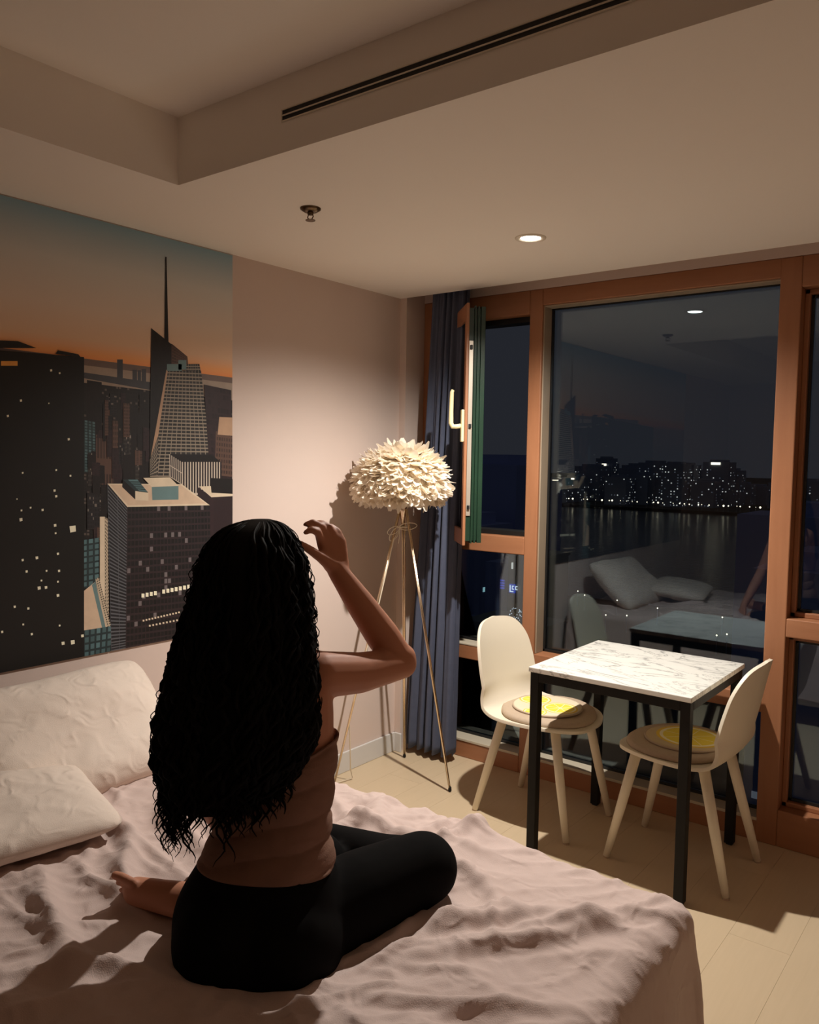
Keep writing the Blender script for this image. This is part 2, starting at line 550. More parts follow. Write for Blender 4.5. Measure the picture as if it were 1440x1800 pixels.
def print_mat(name, wall, win=None, lit=None, plit=0.0, mu=0.18, mv=0.25, rough=0.5):
    g = N(name)
    if win is None:
        tc = g.n('TexCoord')
        nz = g.n('TexNoise', i_Scale=26.0, i_Detail=4.0)
        g.l(tc.outputs['Object'], nz.inputs[0])
        w2_ = tuple(min(1, c * 1.35) for c in wall[:3]) + (1,)
        g.bsdf(g.mix(nz.outputs[0], wall, w2_), rough)
        return g.m
    uv = g.n('UVMap')
    sx = g.n('SeparateXYZ')
    g.l(uv.outputs[0], sx.inputs[0])
    fu = g.math('FRACT', sx.outputs[0]); fv = g.math('FRACT', sx.outputs[1])
    a = g.math('MULTIPLY', g.math('GREATER_THAN', fu, mu), g.math('GREATER_THAN', fv, mv))
    cu = g.math('FLOOR', sx.outputs[0]); cv = g.math('FLOOR', sx.outputs[1])
    cb = g.n('CombineXYZ')
    g.l(cu, cb.inputs[0]); g.l(cv, cb.inputs[1])
    wn = g.n('TexWhiteNoise', noise_dimensions='3D')
    g.l(cb.outputs[0], wn.inputs[0])
    wc = g.mix(wn.outputs[0], win, tuple(c * 2.2 for c in win[:3]) + (1,))
    if lit:
        w1_ = g.n('TexNoise', i_Scale=0.35, i_Detail=1.0)
        g.l(cb.outputs[0], w1_.inputs[0])
        wc = g.mix(g.math('GREATER_THAN', g.math('MULTIPLY', wn.outputs[0], g.math('MULTIPLY', w1_.outputs[0], 2.0)), 1 - plit), wc, lit)
    g.bsdf(g.mix(a, wall, wc), rough)
    return g.m

PR = {}
PR['land'] = print_mat('print_far_shore', lin((104, 88, 82)))
PR['water'] = print_mat('print_water', lin((150, 134, 120)))
PR['mass'] = print_mat('print_city_mass', lin((26, 22, 22)), lin((14, 12, 13)), lin((90, 80, 74)), 0.12, 0.3, 0.4)
PR['slate'] = print_mat('print_slate_block', lin((62, 64, 70)))
PR['dark'] = print_mat('print_dark_block', lin((22, 16, 18)), lin((13, 10, 11)), None, 0, 0.25, 0.3)
PR['maroon'] = print_mat('print_maroon_block', lin((46, 30, 34)), lin((30, 19, 22)), None, 0, 0.15, 0.3)
PR['grid'] = print_mat('print_gridded_tower', lin((150, 138, 122)), lin((34, 32, 32)), None, 0, 0.14, 0.34)
PR['chamfer'] = print_mat('print_tower_chamfer', lin((172, 140, 114)))
PR['cream'] = print_mat('print_cream', lin((206, 190, 166)))
PR['creamwin'] = print_mat('print_cream_windows', lin((196, 180, 156)), lin((50, 44, 40)), None, 0, 0.5, 0.45)
PR['stripe'] = print_mat('print_white_stripes', lin((206, 192, 176)), lin((34, 28, 30)), None, 0, 0.4, 0.06)
PR['bigfront'] = print_mat('print_office_front', lin((44, 32, 36)), lin((12, 10, 12)), lin((110, 102, 104)), 0.012, 0.2, 0.3)
PR['bigside'] = print_mat('print_office_side', lin((92, 94, 100)), lin((20, 20, 24)), None, 0, 0.04, 0.42)
PR['teal'] = print_mat('print_teal', lin((96, 122, 124)))
PR['teald'] = print_mat('print_dark_teal', lin((34, 50, 54)), lin((60, 84, 88)), None, 0, 0.35, 0.3)
PR['tan'] = print_mat('print_tan_brick', lin((92, 68, 58)), lin((48, 34, 30)), None, 0, 0.4, 0.4)
PR['black'] = print_mat('print_black_tower', lin((7, 7, 7)))
PR['litw'] = print_mat('print_lit_window', lin((236, 226, 200)))
PR['amber'] = print_mat('print_amber_window', lin((214, 150, 70)))
PR['slab'] = print_mat('print_grey_slab', lin((58, 52, 50)), lin((20, 17, 17)), lin((150, 140, 130)), 0.08, 0.35, 0.4)
PR['slab2'] = print_mat('print_dusk_slab', lin((34, 32, 36)), lin((16, 14, 16)), lin((120, 112, 104)), 0.12, 0.3, 0.4)
PR['roof'] = print_mat('print_roof_deck', lin((196, 172, 148)))

LAY = [0]
def printed(name, quads, mat, nu=1, nv=1, sub=10):
    """quads: list of 4 image corners (bottom-left, bottom-right, top-right, top-left) of the printed shape; laid on the mural sheet"""
    LAY[0] += 1
    x = 0.003 + 0.00004 * LAY[0]
    vs, fs, uvs = [], [], []
    for q in quads:
        c = [wallpt(*p_) for p_ in q]
        o = len(vs)
        n = sub if (nu > 1 or nv > 1) else 1
        for j in range(n + 1):
            for i in range(n + 1):
                u, v = i / n, j / n
                yy = (1 - u) * (1 - v) * c[0][0] + u * (1 - v) * c[1][0] + u * v * c[2][0] + (1 - u) * v * c[3][0]
                zz = (1 - u) * (1 - v) * c[0][1] + u * (1 - v) * c[1][1] + u * v * c[2][1] + (1 - u) * v * c[3][1]
                vs.append((x, min(yy, MY1), max(zz, MZ0)))
                uvs.append((u * nu, v * nv))
        for j in range(n):
            for i in range(n):
                a = o + j * (n + 1) + i
                fs.append((a, a + 1, a + n + 2, a + n + 1))
    me = bpy.data.meshes.new(name)
    me.from_pydata(vs, [], fs)
    ul = me.uv_layers.new(name='UVMap')
    for lp in me.loops:
        ul.data[lp.index].uv = uvs[lp.vertex_index]
    me.materials.append(PR[mat])
    me.update()
    o = bpy.data.objects.new(name, me)
    COL.objects.link(o)
    o.parent = mural
    return o

def R4(x0, y0, x1, y1):
    return [(x0, y1), (x1, y1), (x1, y0), (x0, y0)]

printed('printed_shore', [[(-400, 700), (410, 720), (410, 664), (-400, 560)]], 'land')
printed('printed_water', [[(130, 690), (410, 720), (410, 674), (130, 640)]], 'water')
printed('printed_shore', [[(142, 664), (265, 686), (265, 672), (142, 654)]], 'slate')
printed('printed_tower', [R4(205, 632, 215, 672), R4(232, 650, 240, 674), R4(241, 651, 247, 674), R4(248, 649, 256, 675)], 'slate')
printed('printed_blocks', [[(140, 1160), (410, 1150), (410, 704), (140, 672)]], 'mass', 60, 80, 4)
printed('printed_tower', [[(152, 780), (178, 780), (178, 672), (152, 668)]], 'dark', 5, 16)
printed('printed_tower', [[(146, 830), (167, 832), (166, 742), (146, 738)]], 'teald', 3, 18)
printed('printed_tower', [[(168, 900), (200, 900), (199, 768), (168, 764)]], 'tan', 6, 2)
printed('printed_roof', [[(168, 770), (199, 772), (192, 757), (174, 756)]], 'maroon')
printed('printed_tower', [[(210, 850), (262, 850), (262, 716), (212, 728)]], 'dark', 8, 20)
printed('printed_tower', [[(200, 850), (214, 850), (214, 770), (202, 768)]], 'maroon', 3, 10)
rm = random.Random(17)
for k in range(46):
    x = rm.uniform(147, 258); y0 = rm.uniform(690, 800) if x > 176 else rm.uniform(790, 880)
    if k > 34:
        x = rm.uniform(147, 180); y0 = rm.uniform(850, 1000)
    wq = rm.uniform(5, 14); hq = rm.uniform(24, 70)
    printed('printed_block', [[(x, y0 + hq), (x + wq, y0 + hq), (x + wq, y0 + 1), (x, y0)]], rm.choice(('dark', 'maroon', 'dark', 'tan', 'slab', 'slab2')), rm.randint(2, 4), rm.randint(5, 12), 3)
# spire tower
printed('printed_spire', [[(287.5, 610), (295, 610), (291.4, 452), (289.2, 452)]], 'dark')
printed('printed_tower_back', [[(261, 830), (304, 830), (301, 606), (264.5, 577)]], 'dark', 6, 40)
printed('printed_tower_crown', [[(300, 650), (330, 650), (328, 627), (300, 604)]], 'tan', 8, 8)
printed('printed_tower_shoulder', [[(322, 665), (354, 665), (349, 640), (326, 640)]], 'grid', 6, 5)
printed('printed_tower_front', [[(264, 838), (372, 838), (352, 652), (291, 650)]], 'grid', 11, 30, 14)
printed('printed_tower_chamfer', [[(262, 812), (276, 770), (293.5, 652), (291, 650)]], 'chamfer')
printed('printed_tower_edge', [[(262, 838), (276, 838), (277, 765), (262, 808)]], 'grid', 4, 9)
printed('printed_roof_plant', [R4(292, 640, 318, 652), R4(312, 633, 326, 650)], 'teal')
# blocks at the right-hand edge
printed('printed_tower', [[(368, 845), (407, 850), (405, 686), (357, 676)]], 'maroon', 9, 14)
printed('printed_tower', [[(376, 835), (407, 838), (407, 762), (378, 758)]], 'tan', 7, 8)
printed('printed_tower_crown', [[(381, 764), (407, 766), (407, 734), (384, 733)]], 'chamfer')
# striped block
printed('printed_roof', [[(318, 813), (388, 813), (370, 799), (296, 798)]], 'dark')
printed('printed_block_side', [[(297, 838), (318, 852), (318, 812), (296, 798)]], 'stripe', 6, 2)
printed('printed_block_front', [[(318, 870), (388, 870), (388, 812), (318, 812)]], 'stripe', 15, 1)
# dark block at the right
printed('printed_block', [[(346, 930), (372, 930), (372, 874), (346, 856)]], 'maroon')
printed('printed_block', [[(368, 1000), (408, 1000), (408, 872), (368, 872)]], 'maroon')
printed('printed_roof', [[(370, 874), (408, 872), (408, 853), (348, 855)]], 'cream')
printed('printed_roof_plant', [[(370, 866), (408, 868), (408, 842), (368, 840)]], 'dark')
# thin cream slab and lower-left blocks
printed('printed_slab', [[(174, 1052), (182, 1062), (182, 908), (174, 908)]], 'cream')
printed('printed_slab_side', [[(182, 1062), (190, 1080), (188, 912), (182, 908)]], 'creamwin', 3, 26)
printed('printed_block', [[(140, 1035), (172, 1030), (172, 945), (140, 950)]], 'teald', 3, 8)
printed('printed_roof', [[(144, 1108), (188, 1104), (166, 1022), (144, 1040)]], 'roof')
printed('printed_ledge', [[(178, 1104), (184, 1102), (166, 1022), (160, 1028)]], 'teal')
printed('printed_ledge', [[(186, 1104), (194, 1102), (172, 1014), (166, 1018)]], 'creamwin', 2, 22)
printed('printed_block', [[(144, 1160), (192, 1150), (195, 1100), (144, 1108)]], 'teald', 5, 4)
# the near office block
printed('printed_office_side', [[(194, 1150), (222, 1142), (222, 891), (187, 850)]], 'bigside', 2, 46, 14)
printed('printed_office_front', [[(219, 1142), (372, 1120), (367, 888), (222, 891)]], 'bigfront', 24, 21, 14)
printed('printed_roof', [[(222, 891), (367, 888), (318, 851), (187, 850)]], 'cream')
printed('printed_roof', [[(223, 888), (360, 885), (316, 853), (192, 852)]], 'roof')
printed('printed_roof_plant', [[(266, 879), (312, 878), (312, 854), (265, 856)]], 'teal')
printed('printed_roof_plant', [[(265, 856), (312, 854), (297, 839), (250, 840)]], 'cream')
printed('printed_cooler', [[(236, 879), (259, 880), (259, 865), (236, 862)]], 'cream')
printed('printed_cooler', [[(236, 878), (236, 862), (214, 843), (213, 856)]], 'dark')
printed('printed_cooler', [[(236, 863), (259, 866), (240, 843), (214, 843)]], 'teald', 1, 5)
printed('printed_lit_row', [R4(247 + k * 7.3, 1043 - k * 1.4, 252 + k * 7.3, 1050 - k * 1.4) for k in range(12) if k != 4], 'litw')['kind'] = 'stuff'
printed('printed_lit_row', [R4(249 + k * 5.2, 1089 - k * 1.2, 252 + k * 5.2, 1092 - k * 1.2) for k in range(13)] +
        [R4(260 + k * 6, 1098 - k * 1.2, 263 + k * 6, 1101 - k * 1.2) for k in range(10)], 'cream')['kind'] = 'stuff'
# the black tower on the left of the print
printed('printed_black_tower', [[(-700, 1330), (146, 1160), (146, 628), (-700, 560)]], 'black')
printed('printed_black_tower_top', [[(-60, 612), (62, 612), (30, 600), (-60, 596)], [(96, 622), (140, 628), (136, 623), (100, 616)]], 'black')
LIT = [(35, 704, 5), (84, 709, 3), (12, 731, 5), (119, 772, 5), (38, 831, 4), (97, 826, 4), (122, 836, 4), (94, 862, 5), (97, 872, 5), (28, 877, 3),
       (36, 897, 4), (52, 892, 4), (73, 896, 5), (35, 913, 7), (95, 923, 6), (96, 937, 4), (126, 929, 14), (100, 973, 5), (63, 980, 6), (38, 984, 5),
       (102, 1003, 5), (80, 1003, 4), (45, 1004, 5), (71, 1020, 4), (67, 1033, 7), (79, 1032, 6), (100, 1022, 4), (100, 1046, 6), (24, 1066, 5),
       (48, 1069, 5), (39, 1097, 4), (103, 1099, 4), (54, 1114, 5), (2, 1110, 5), (109, 1130, 7), (126, 1128, 9), (143, 1117, 6), (88, 651, 5), (103, 656, 4)]
printed('printed_lit_windows', [[(x - r * 0.3, y + r * 0.5), (x + r * 0.4, y + r * 0.35), (x + r * 0.35, y - r * 0.4), (x - r * 0.4, y - r * 0.3)] for x, y, r in LIT], 'litw')['kind'] = 'stuff'
printed('printed_lit_windows', [R4(0, 635, 29, 643)], 'amber')

# ------------------------------------------------------------------ ceiling fittings
rings = [[(r * math.cos(2 * PI * k / 40), r * math.sin(2 * PI * k / 40), z) for k in range(40)] for r, z in ((0.036, -0.001), (0.040, -0.004), (0.050, -0.005), (0.056, -0.0035), (0.057, 0.001))]
M['lens'] = emis('downlight_lens', (1, 0.92, 0.8, 1), 28.0)
for x, lab in ((1.113, 'small round lit recessed downlight in the ceiling above the marble table'),):
    dl = thing('downlight', lab, 'downlight', (x, -0.639, H))
    MB().loft(rings, cap=False).build('trim_ring', 'white_metal', dl, smooth=True)
    MB().loft([[(r * math.cos(2 * PI * k / 32), r * math.sin(2 * PI * k / 32), z) for k in range(32)] for r, z in ((0.001, -0.003), (0.03, -0.0028), (0.037, -0.001))]).build('lens', 'lens', dl)

spk = thing('sprinkler', 'small brass fire sprinkler head hanging from the ceiling', 'sprinkler', (0.70, -1.355, H))
def lathe(prof, n=28):
    return MB().loft([[(r * math.cos(2 * PI * k / n), r * math.sin(2 * PI * k / n), z) for k in range(n)] for r, z in prof])
M['brass'] = noisy('dark_brass', lin((96, 80, 64)), lin((120, 100, 78)), 20, 0.3, metal=1.0)
lathe([(0.034, 0.0), (0.034, -0.004), (0.022, -0.012), (0.014, -0.014)]).build('escutcheon', 'brass', spk, smooth=True)
lathe([(0.010, -0.012), (0.010, -0.020), (0.008, -0.022)]).build('body', 'brass', spk, smooth=True)
for s in (-1, 1):
    MB().tube([(s * 0.009, 0, -0.020), (s * 0.013, 0, -0.028), (s * 0.005, 0, -0.038)], 0.002, 6).build('frame_arm', 'brass', spk)
lathe([(0.002, -0.037), (0.016, -0.038), (0.016, -0.040), (0.002, -0.041)]).build('deflector', 'brass', spk)

vent = thing('air_vent', 'long white linear air vent with black slots on the raised ceiling edge', 'vent', (0.985, TY, 2.44))
L_ = 2.2
vy = 0.0
def vb(name, a, mat, bev=0.0):
    return MB().box(*a).build(name, mat, vent, bevel=bev)
vb('slot_back', (0, L_, -0.0015, 0.0, -0.007, 0.019), 'dark_slot')
vb('flange', (-0.004, L_ + 0.004, -0.004, 0.0, 0.019, 0.0225), 'white_metal', 0.001)
vb('flange', (-0.004, L_ + 0.004, -0.004, 0.0, -0.0105, -0.007), 'white_metal', 0.001)
vb('flange', (-0.004, 0.0, -0.004, 0.0, -0.007, 0.019), 'white_metal', 0.001)
vb('blade', (0, L_, -0.004, -0.0015, 0.0035, 0.0075), 'white_metal', 0.001)

# ------------------------------------------------------------------ curtain
def curtain():
    n, m = 150, 60
    vs = []
    rnd = random.Random(3)
    ph = [rnd.random() * 6 for _ in range(6)]
    for j in range(m + 1):
        t = j / m                                 # 0 top, 1 bottom
        z = 2.44 - t * 2.40
        x0 = 0.165 + (0.062 - 0.165) * min(1, t * 1.05)
        x1 = 0.385 + (0.352 - 0.385) * t
        for i in range(n + 1):
            u = i / n
            a = 0.034 * (0.55 + 0.45 * t)
            w_ = 2 * PI * 5.5 * (u + 0.012 * math.sin(3 * t + ph[0])) + 0.5 * math.sin(2.2 * t + ph[1] + 4 * u)
            y = 0.058 - 0.02 * t + a * math.sin(w_) + 0.008 * math.sin(2.3 * w_ + ph[2])
            x = x0 + (x1 - x0) * u + 0.010 * math.cos(w_) * (0.6 + 0.4 * t)
            zz = z + (0.012 * math.sin(w_ + 1.0) if j == m else 0)
            vs.append((x, y, zz))
    fs = [(j * (n + 1) + i, j * (n + 1) + i + 1, (j + 1) * (n + 1) + i + 1, (j + 1) * (n + 1) + i) for j in range(m) for i in range(n)]
    r = thing('curtain', 'slate blue pleated curtain drawn aside in the corner behind the feather lamp', 'curtain', (0.22, 0.04, 0))
    o = MB().add(vs, fs).build('drape', 'curtain', r, off=(0.22, 0.04, 0), smooth=True)
    s = o.modifiers.new('solid', 'SOLIDIFY'); s.thickness = 0.003
    MB().box(0.05, 2.8, 0.05, 0.066, 2.44, 2.46).build('track', 'white_metal', r, off=(0.22, 0.04, 0))
curtain()

# ------------------------------------------------------------------ feather floor lamp
LC = Vector((0.262, -0.288, 0))
lamp = thing('floor_lamp', 'floor lamp with fluffy white feather shade on a slim steel tripod', 'floor lamp', tuple(LC))
feet = [(0.541, -0.257), (0.113, -0.054), (0.092, -0.560)]
HUB = Vector((0.262, -0.285, 1.30))
for k, (fx, fy) in enumerate(feet):
    d = Vector((fx, fy, 0)) - HUB
    dh = Vector((d.x, d.y, 0)).normalized()
    top = HUB + dh * 0.017
    lg = MB()
    side = Vector((-dh.y, dh.x, 0)) * 0.0052
    end = Vector((fx, fy, 0.012))
    lg.tube([top + side, end + side * 0.4], 0.0046, 8)
    lg.tube([top - side, end - side * 0.4], 0.0046, 8)
    leg = lg.build('leg', 'chrome', lamp, off=LC, smooth=True)
    MB().capsule((fx, fy, 0.008), (fx, fy, 0.02), 0.008, 0.007, 10).build('rubber_foot', 'black', leg, off=LC, smooth=True)
lathe([(0.004, 1.225), (0.007, 1.23), (0.016, 1.29), (0.02, 1.31), (0.012, 1.34), (0.012, 1.42)]).build('hub', 'chrome', lamp, smooth=True)
lathe([(0.001, 1.41), (0.02, 1.415), (0.024, 1.45), (0.02, 1.48), (0.001, 1.49)]).build('bulb', 'plastic_w', lamp, smooth=True)
# tie cord with a small bow
q = MB()
hp = HUB + Vector((0.0, -0.03, -0.085))
rv = Vector(RGT); uv_ = Vector((0, 0, 1))
for s, an, ln_ in ((1, 0.12, 0.085), (-1, -0.5, 0.06), (-1, -1.0, 0.075)):
    pts = []
    ax = (rv * s * math.cos(an) + uv_ * math.sin(an if s > 0 else an)).normalized()
    nx = ax.cross(Vector(FWD)).normalized()
    for k in range(17):
        t = 2 * PI * k / 16
        pts.append(hp + ax * ln_ * 0.5 * (1 - math.cos(t)) + nx * 0.016 * math.sin(t))
    q.tube(pts, 0.0016, 6)
q.tube([hp, hp + Vector((0.01, -0.005, -0.04)), hp + Vector((0.0, -0.004, -0.075))], 0.0016, 6)
q.tube([hp + Vector((0.03 * math.cos(2 * PI * k / 16), 0.03 + 0.03 * math.sin(2 * PI * k / 16), 0)) for k in range(17)], 0.0018, 6)
q.build('tie_cord', 'cord', lamp, off=LC, smooth=True)
q = MB()
q.tube([HUB + Vector((0, 0, -0.07)), (0.245, -0.33, 1.16), (0.20, -0.40, 0.80), (0.155, -0.47, 0.50), (0.13, -0.50, 0.30), (0.115, -0.475, 0.16), (0.105, -0.46, 0.06), (0.10, -0.44, 0.008), (0.06, -0.62, 0.006)], 0.003, 6)
q.build('power_cord', 'cord', lamp, off=LC, smooth=True)

SC_C = Vector((0.255, -0.293, 1.435))
def shade_r(z):                                  # core radius at height above SC_C
    return z
def feathers():
    q = MB()
    rnd = random.Random(11)
    nf = 3000
    for i in range(nf):
        t = (i + 0.5) / nf
        # lat: +1 top .. -0.75 underside
        sz = 1 - t * 1.62
        lat = math.asin(max(-1, min(1, sz)))
        az = i * 2.399963 + rnd.uniform(-0.2, 0.2)
        rr = 0.165
        hz_ = 0.125 if lat > 0 else 0.095
        n = Vector((math.cos(lat) * math.cos(az), math.cos(lat) * math.sin(az), math.sin(lat)))
        base = SC_C + Vector((n.x * rr, n.y * rr, n.z * hz_))
        rad = Vector((math.cos(az), math.sin(az), 0))
        # lay the feathers over each other, outwards and down the dome
        down = (rad * math.sin(lat) - Vector((0, 0, 1)) * math.cos(lat))
        lift = 0.55 + rnd.uniform(-0.25, 0.35)
        if lat < -0.15:
            d = (n * 0.55 + rad * 0.55 + Vector((0, 0, -0.42))).normalized()
        else:
            d = (down * (0.75 + rnd.uniform(-0.2, 0.2)) + n * lift).normalized()
        d = (d + Vector((rnd.uniform(-.4, .4), rnd.uniform(-.4, .4), rnd.uniform(-.4, .4)))).normalized()
        ln_ = rnd.uniform(0.05, 0.088)
        wd = rnd.uniform(0.012, 0.024)
        sd = d.cross(n)
        if sd.length < 1e-3:
            sd = d.cross(Vector((1, 0, 0)))
        sd.normalize()
        nn = sd.cross(d)
        curl = rnd.uniform(-0.5, 0.6)
        vs = []
        for k in range(5):
            s = k / 4
            wk = wd * (0.35, 1.0, 1.1, 0.95, 0.32)[k]
            c = base + d * ln_ * s + nn * (curl * ln_ * s * s) + Vector((0, 0, -0.008 * s * s))
            e = nn * (0.3 * wk)
            vs += [c - sd * wk + e, c, c + sd * wk + e]
        fs = []
        for k in range(4):
            for a in (0, 1):
                o = k * 3 + a
                fs.append((o, o + 1, o + 4, o + 3))
        q.add(vs, fs)
    return q
sh = MB().ellipsoid(SC_C, 0.166, 0.166, 0.125, n=28, m=14).build('shade', 'feather', lamp, off=LC, smooth=True)
fo = feathers()
o = fo.build('feathers', 'feather', sh, off=LC, smooth=True)
o['kind'] = 'stuff'

# ------------------------------------------------------------------ table
TXa, TXb, TYa, TYb, TZ = 1.10, 1.733, -0.548, 0.075, 0.742
tb = thing('dining_table', 'square white marble topped table on a black steel frame by the window', 'table', ((TXa + TXb) / 2, (TYa + TYb) / 2, 0))
to = tuple(tb.location)
MB().box(TXa, TXb, TYa, TYb, TZ - 0.02, TZ).build('tabletop', 'marble', tb, off=to, bevel=0.003)
LW = 0.035
i_ = 0.006
xs = ((TXa + i_, TXa + i_ + LW), (TXb - i_ - LW, TXb - i_))
ys = ((TYa + i_, TYa + i_ + LW), (TYb - i_ - LW, TYb - i_))
for a in xs:
    for c in ys:
        lg = MB().box(a[0], a[1], c[0], c[1], 0.006, TZ - 0.02).build('leg', 'black', tb, off=to, bevel=0.002)
        MB().box(a[0] + 0.006, a[1] - 0.006, c[0] + 0.006, c[1] - 0.006, 0, 0.006).build('glide', 'dark_slot', lg, off=to)
for c in ys:
    MB().box(xs[0][1], xs[1][0], c[0], c[1], TZ - 0.055, TZ - 0.02).build('apron', 'black', tb, off=to, bevel=0.002)
for a in xs:
    MB().box(a[0], a[1], ys[0][1], ys[1][0], TZ - 0.055, TZ - 0.02).build('apron', 'black', tb, off=to, bevel=0.002)

# ------------------------------------------------------------------ chairs (local: faces +x, origin on the floor under the seat centre)
def catmull(P, n):
    out = []
    P = [Vector(p_) for p_ in P]
    Q = [2 * P[0] - P[1]] + P + [2 * P[-1] - P[-2]]
    segs = len(P) - 1
    for k in range(n + 1):
        t = k / n * segs
        i = min(int(t), segs - 1)
        f = t - i
        a, b_, c, d = Q[i], Q[i + 1], Q[i + 2], Q[i + 3]
        out.append(0.5 * ((2 * b_) + (-a + c) * f + (2 * a - 5 * b_ + 4 * c - d) * f * f + (-a + 3 * b_ - 3 * c + d) * f ** 3))
    return out

def make_chair(label):
    ch = thing('dining_chair', label, 'chair', group=None)
    # profile control: x, z, half width
    prof = [(0.235, 0.428, 0.0), (0.225, 0.432, 0.085), (0.19, 0.436, 0.155), (0.12, 0.437, 0.205), (0.02, 0.434, 0.228), (-0.09, 0.434, 0.228), (-0.165, 0.450, 0.215),
            (-0.208, 0.500, 0.205), (-0.230, 0.570, 0.203), (-0.248, 0.650, 0.200), (-0.264, 0.730, 0.185), (-0.277, 0.79, 0.148), (-0.284, 0.820, 0.095), (-0.287, 0.832, 0.0)]
    C = catmull(prof, 78)
    nu = 20
    vs = []
    for p_ in C:
        for i in range(nu + 1):
            u = -1 + 2 * i / nu
            hw = max(p_.z, 0.001)
            y = hw * math.sin(u * PI / 2)
            k = (y / 0.23) ** 2
            back = max(0, min(1, (p_.y - 0.46) / 0.1))
            low = 1 - back
            vs.append((p_.x + 0.055 * k * back, y, p_.y + 0.016 * k * low))
    fs = [(j * (nu + 1) + i, j * (nu + 1) + i + 1, (j + 1) * (nu + 1) + i + 1, (j + 1) * (nu + 1) + i) for j in range(len(C) - 1) for i in range(nu)]
    o = MB().add(vs, fs).build('shell', 'shell', ch, smooth=True)
    sm = o.modifiers.new('solid', 'SOLIDIFY'); sm.thickness = 0.013; sm.offset = 0
    bv = o.modifiers.new('bevel', 'BEVEL'); bv.width = 0.004; bv.segments = 3; bv.limit_method = 'ANGLE'
    # upholstered pad on the seat
    rings = []
    for sc, dz in ((0.97, 0.0), (1.0, 0.008), (0.985, 0.018), (0.93, 0.026), (0.6, 0.031), (0.05, 0.032)):
        r_ = []
        for k in range(48):
            t = 2 * PI * k / 48
            x = 0.20 * math.cos(t) + 0.018
            if x < -0.17:
                x = -0.17
            y = 0.212 * math.sin(t)
            kx = (y * sc / 0.23) ** 2
            r_.append((0.018 + (x - 0.018) * sc, y * sc, 0.441 + dz + 0.012 * kx + (0.012 * max(0, (-x * sc - 0.09) / 0.08))))
        rings.append(r_)
    MB().loft(rings).build('seat_pad', 'pad', ch, smooth=True)
    MB().tube([(0.13, -0.13, 0.418), (-0.12, 0.13, 0.418)], 0.014, 8).build('brace', 'shell', ch)
    MB().tube([(0.13, 0.13, 0.418), (-0.12, -0.13, 0.418)], 0.014, 8).build('brace', 'shell', ch)
    for (a, c), (e, f) in (((0.135, 0.135), (0.225, 0.178)), ((0.135, -0.135), (0.225, -0.178)), ((-0.125, 0.135), (-0.235, 0.178)), ((-0.125, -0.135), (-0.235, -0.178))):
        lg = MB().tube([(a, c, 0.428), (a + (e - a) * 0.5, c + (f - c) * 0.5, 0.215), (e, f, 0.006)], [0.0205, 0.0185, 0.0135], 16).build('leg', 'shell', ch, smooth=True)
        MB().tube([(e, f, 0.007), (e, f, 0.0)], 0.012, 12).build('glide', 'pad', lg)
    return ch
c1 = make_chair('white shell chair at the marble table, backed by the left window frame and curtain')
c2 = dup(c1, 'white shell chair at the marble table with its outer back shell turned to the room')
c1.location = (0.985, -0.185, 0); c1.rotation_euler = (0, 0, math.radians(-4))
c2.location = (1.60, -0.205, 0); c2.rotation_euler = (0, 0, math.radians(180 - 2))

# lemon-printed round seat cushions
def lemon_mat(name, slices, ground):
    g = N(name)
    tc = g.n('TexCoord')
    sx = g.n('SeparateXYZ')
    g.l(tc.outputs['Object'], sx.inputs[0])
    col = ground
    for (cx, cy, r, rot) in slices:
        dx = g.math('SUBTRACT', sx.outputs[0], cx); dy = g.math('SUBTRACT', sx.outputs[1], cy)
        d = g.math('SQRT', g.math('ADD', g.math('MULTIPLY', dx, dx), g.math('MULTIPLY', dy, dy)))
        an = g.math('ARCTAN2', dy, dx)
        seg = g.math('ABSOLUTE', g.math('SINE', g.math('ADD', g.math('MULTIPLY', an, 4.0), rot)))
        ins = g.math('LESS_THAN', d, r)
        rim = g.math('LESS_THAN', d, r * 0.90)
        pulp = g.math('MULTIPLY', g.math('LESS_THAN', d, r * 0.80), g.math('GREATER_THAN', g.math('MULTIPLY', seg, d), 0.006))
        col = g.mix(ins, col, lin((226, 190, 70)))
        col = g.mix(rim, col, lin((240, 228, 190)))
        col = g.mix(pulp, col, lin((232, 206, 70)))
    g.bsdf(col, 0.8)
    return g.m
def cushion(label, loc, mat, rz):
    r = thing('seat_cushion', label, 'cushion', loc, rz)
    rad = 0.148
    MB().loft([[(a * rad * math.cos(2 * PI * k / 56), a * rad * math.sin(2 * PI * k / 56), z) for k in range(56)]
               for a, z in ((0.97, 0.0), (1.0, 0.004), (1.0, 0.007), (0.97, 0.011), (0.9, 0.0125), (0.02, 0.013))]).build('pad', mat, r, smooth=True)
    MB().tube([(rad * 0.995 * math.cos(2 * PI * k / 56), rad * 0.995 * math.sin(2 * PI * k / 56), 0.0055) for k in range(57)], 0.0045, 8).build('piping', 'pad', r, smooth=True)
cushion('round cushion with lemon slices on the chair whose back stands at the curtain side', (0.995, -0.185, 0.4745),
        lemon_mat('lemon_print_white', [(-0.065, 0.055, 0.07, 0.0), (0.06, -0.03, 0.075, 0.6), (-0.03, -0.12, 0.05, 0.3)], lin((214, 202, 176))), 0.3)
cushion('round yellow lemon slice cushion on the chair with its outer back shell to the room', (1.60, -0.205, 0.4745),
        lemon_mat('lemon_print_full', [(0.02, 0.0, 0.125, 0.2)], lin((198, 176, 140))), 0.8)

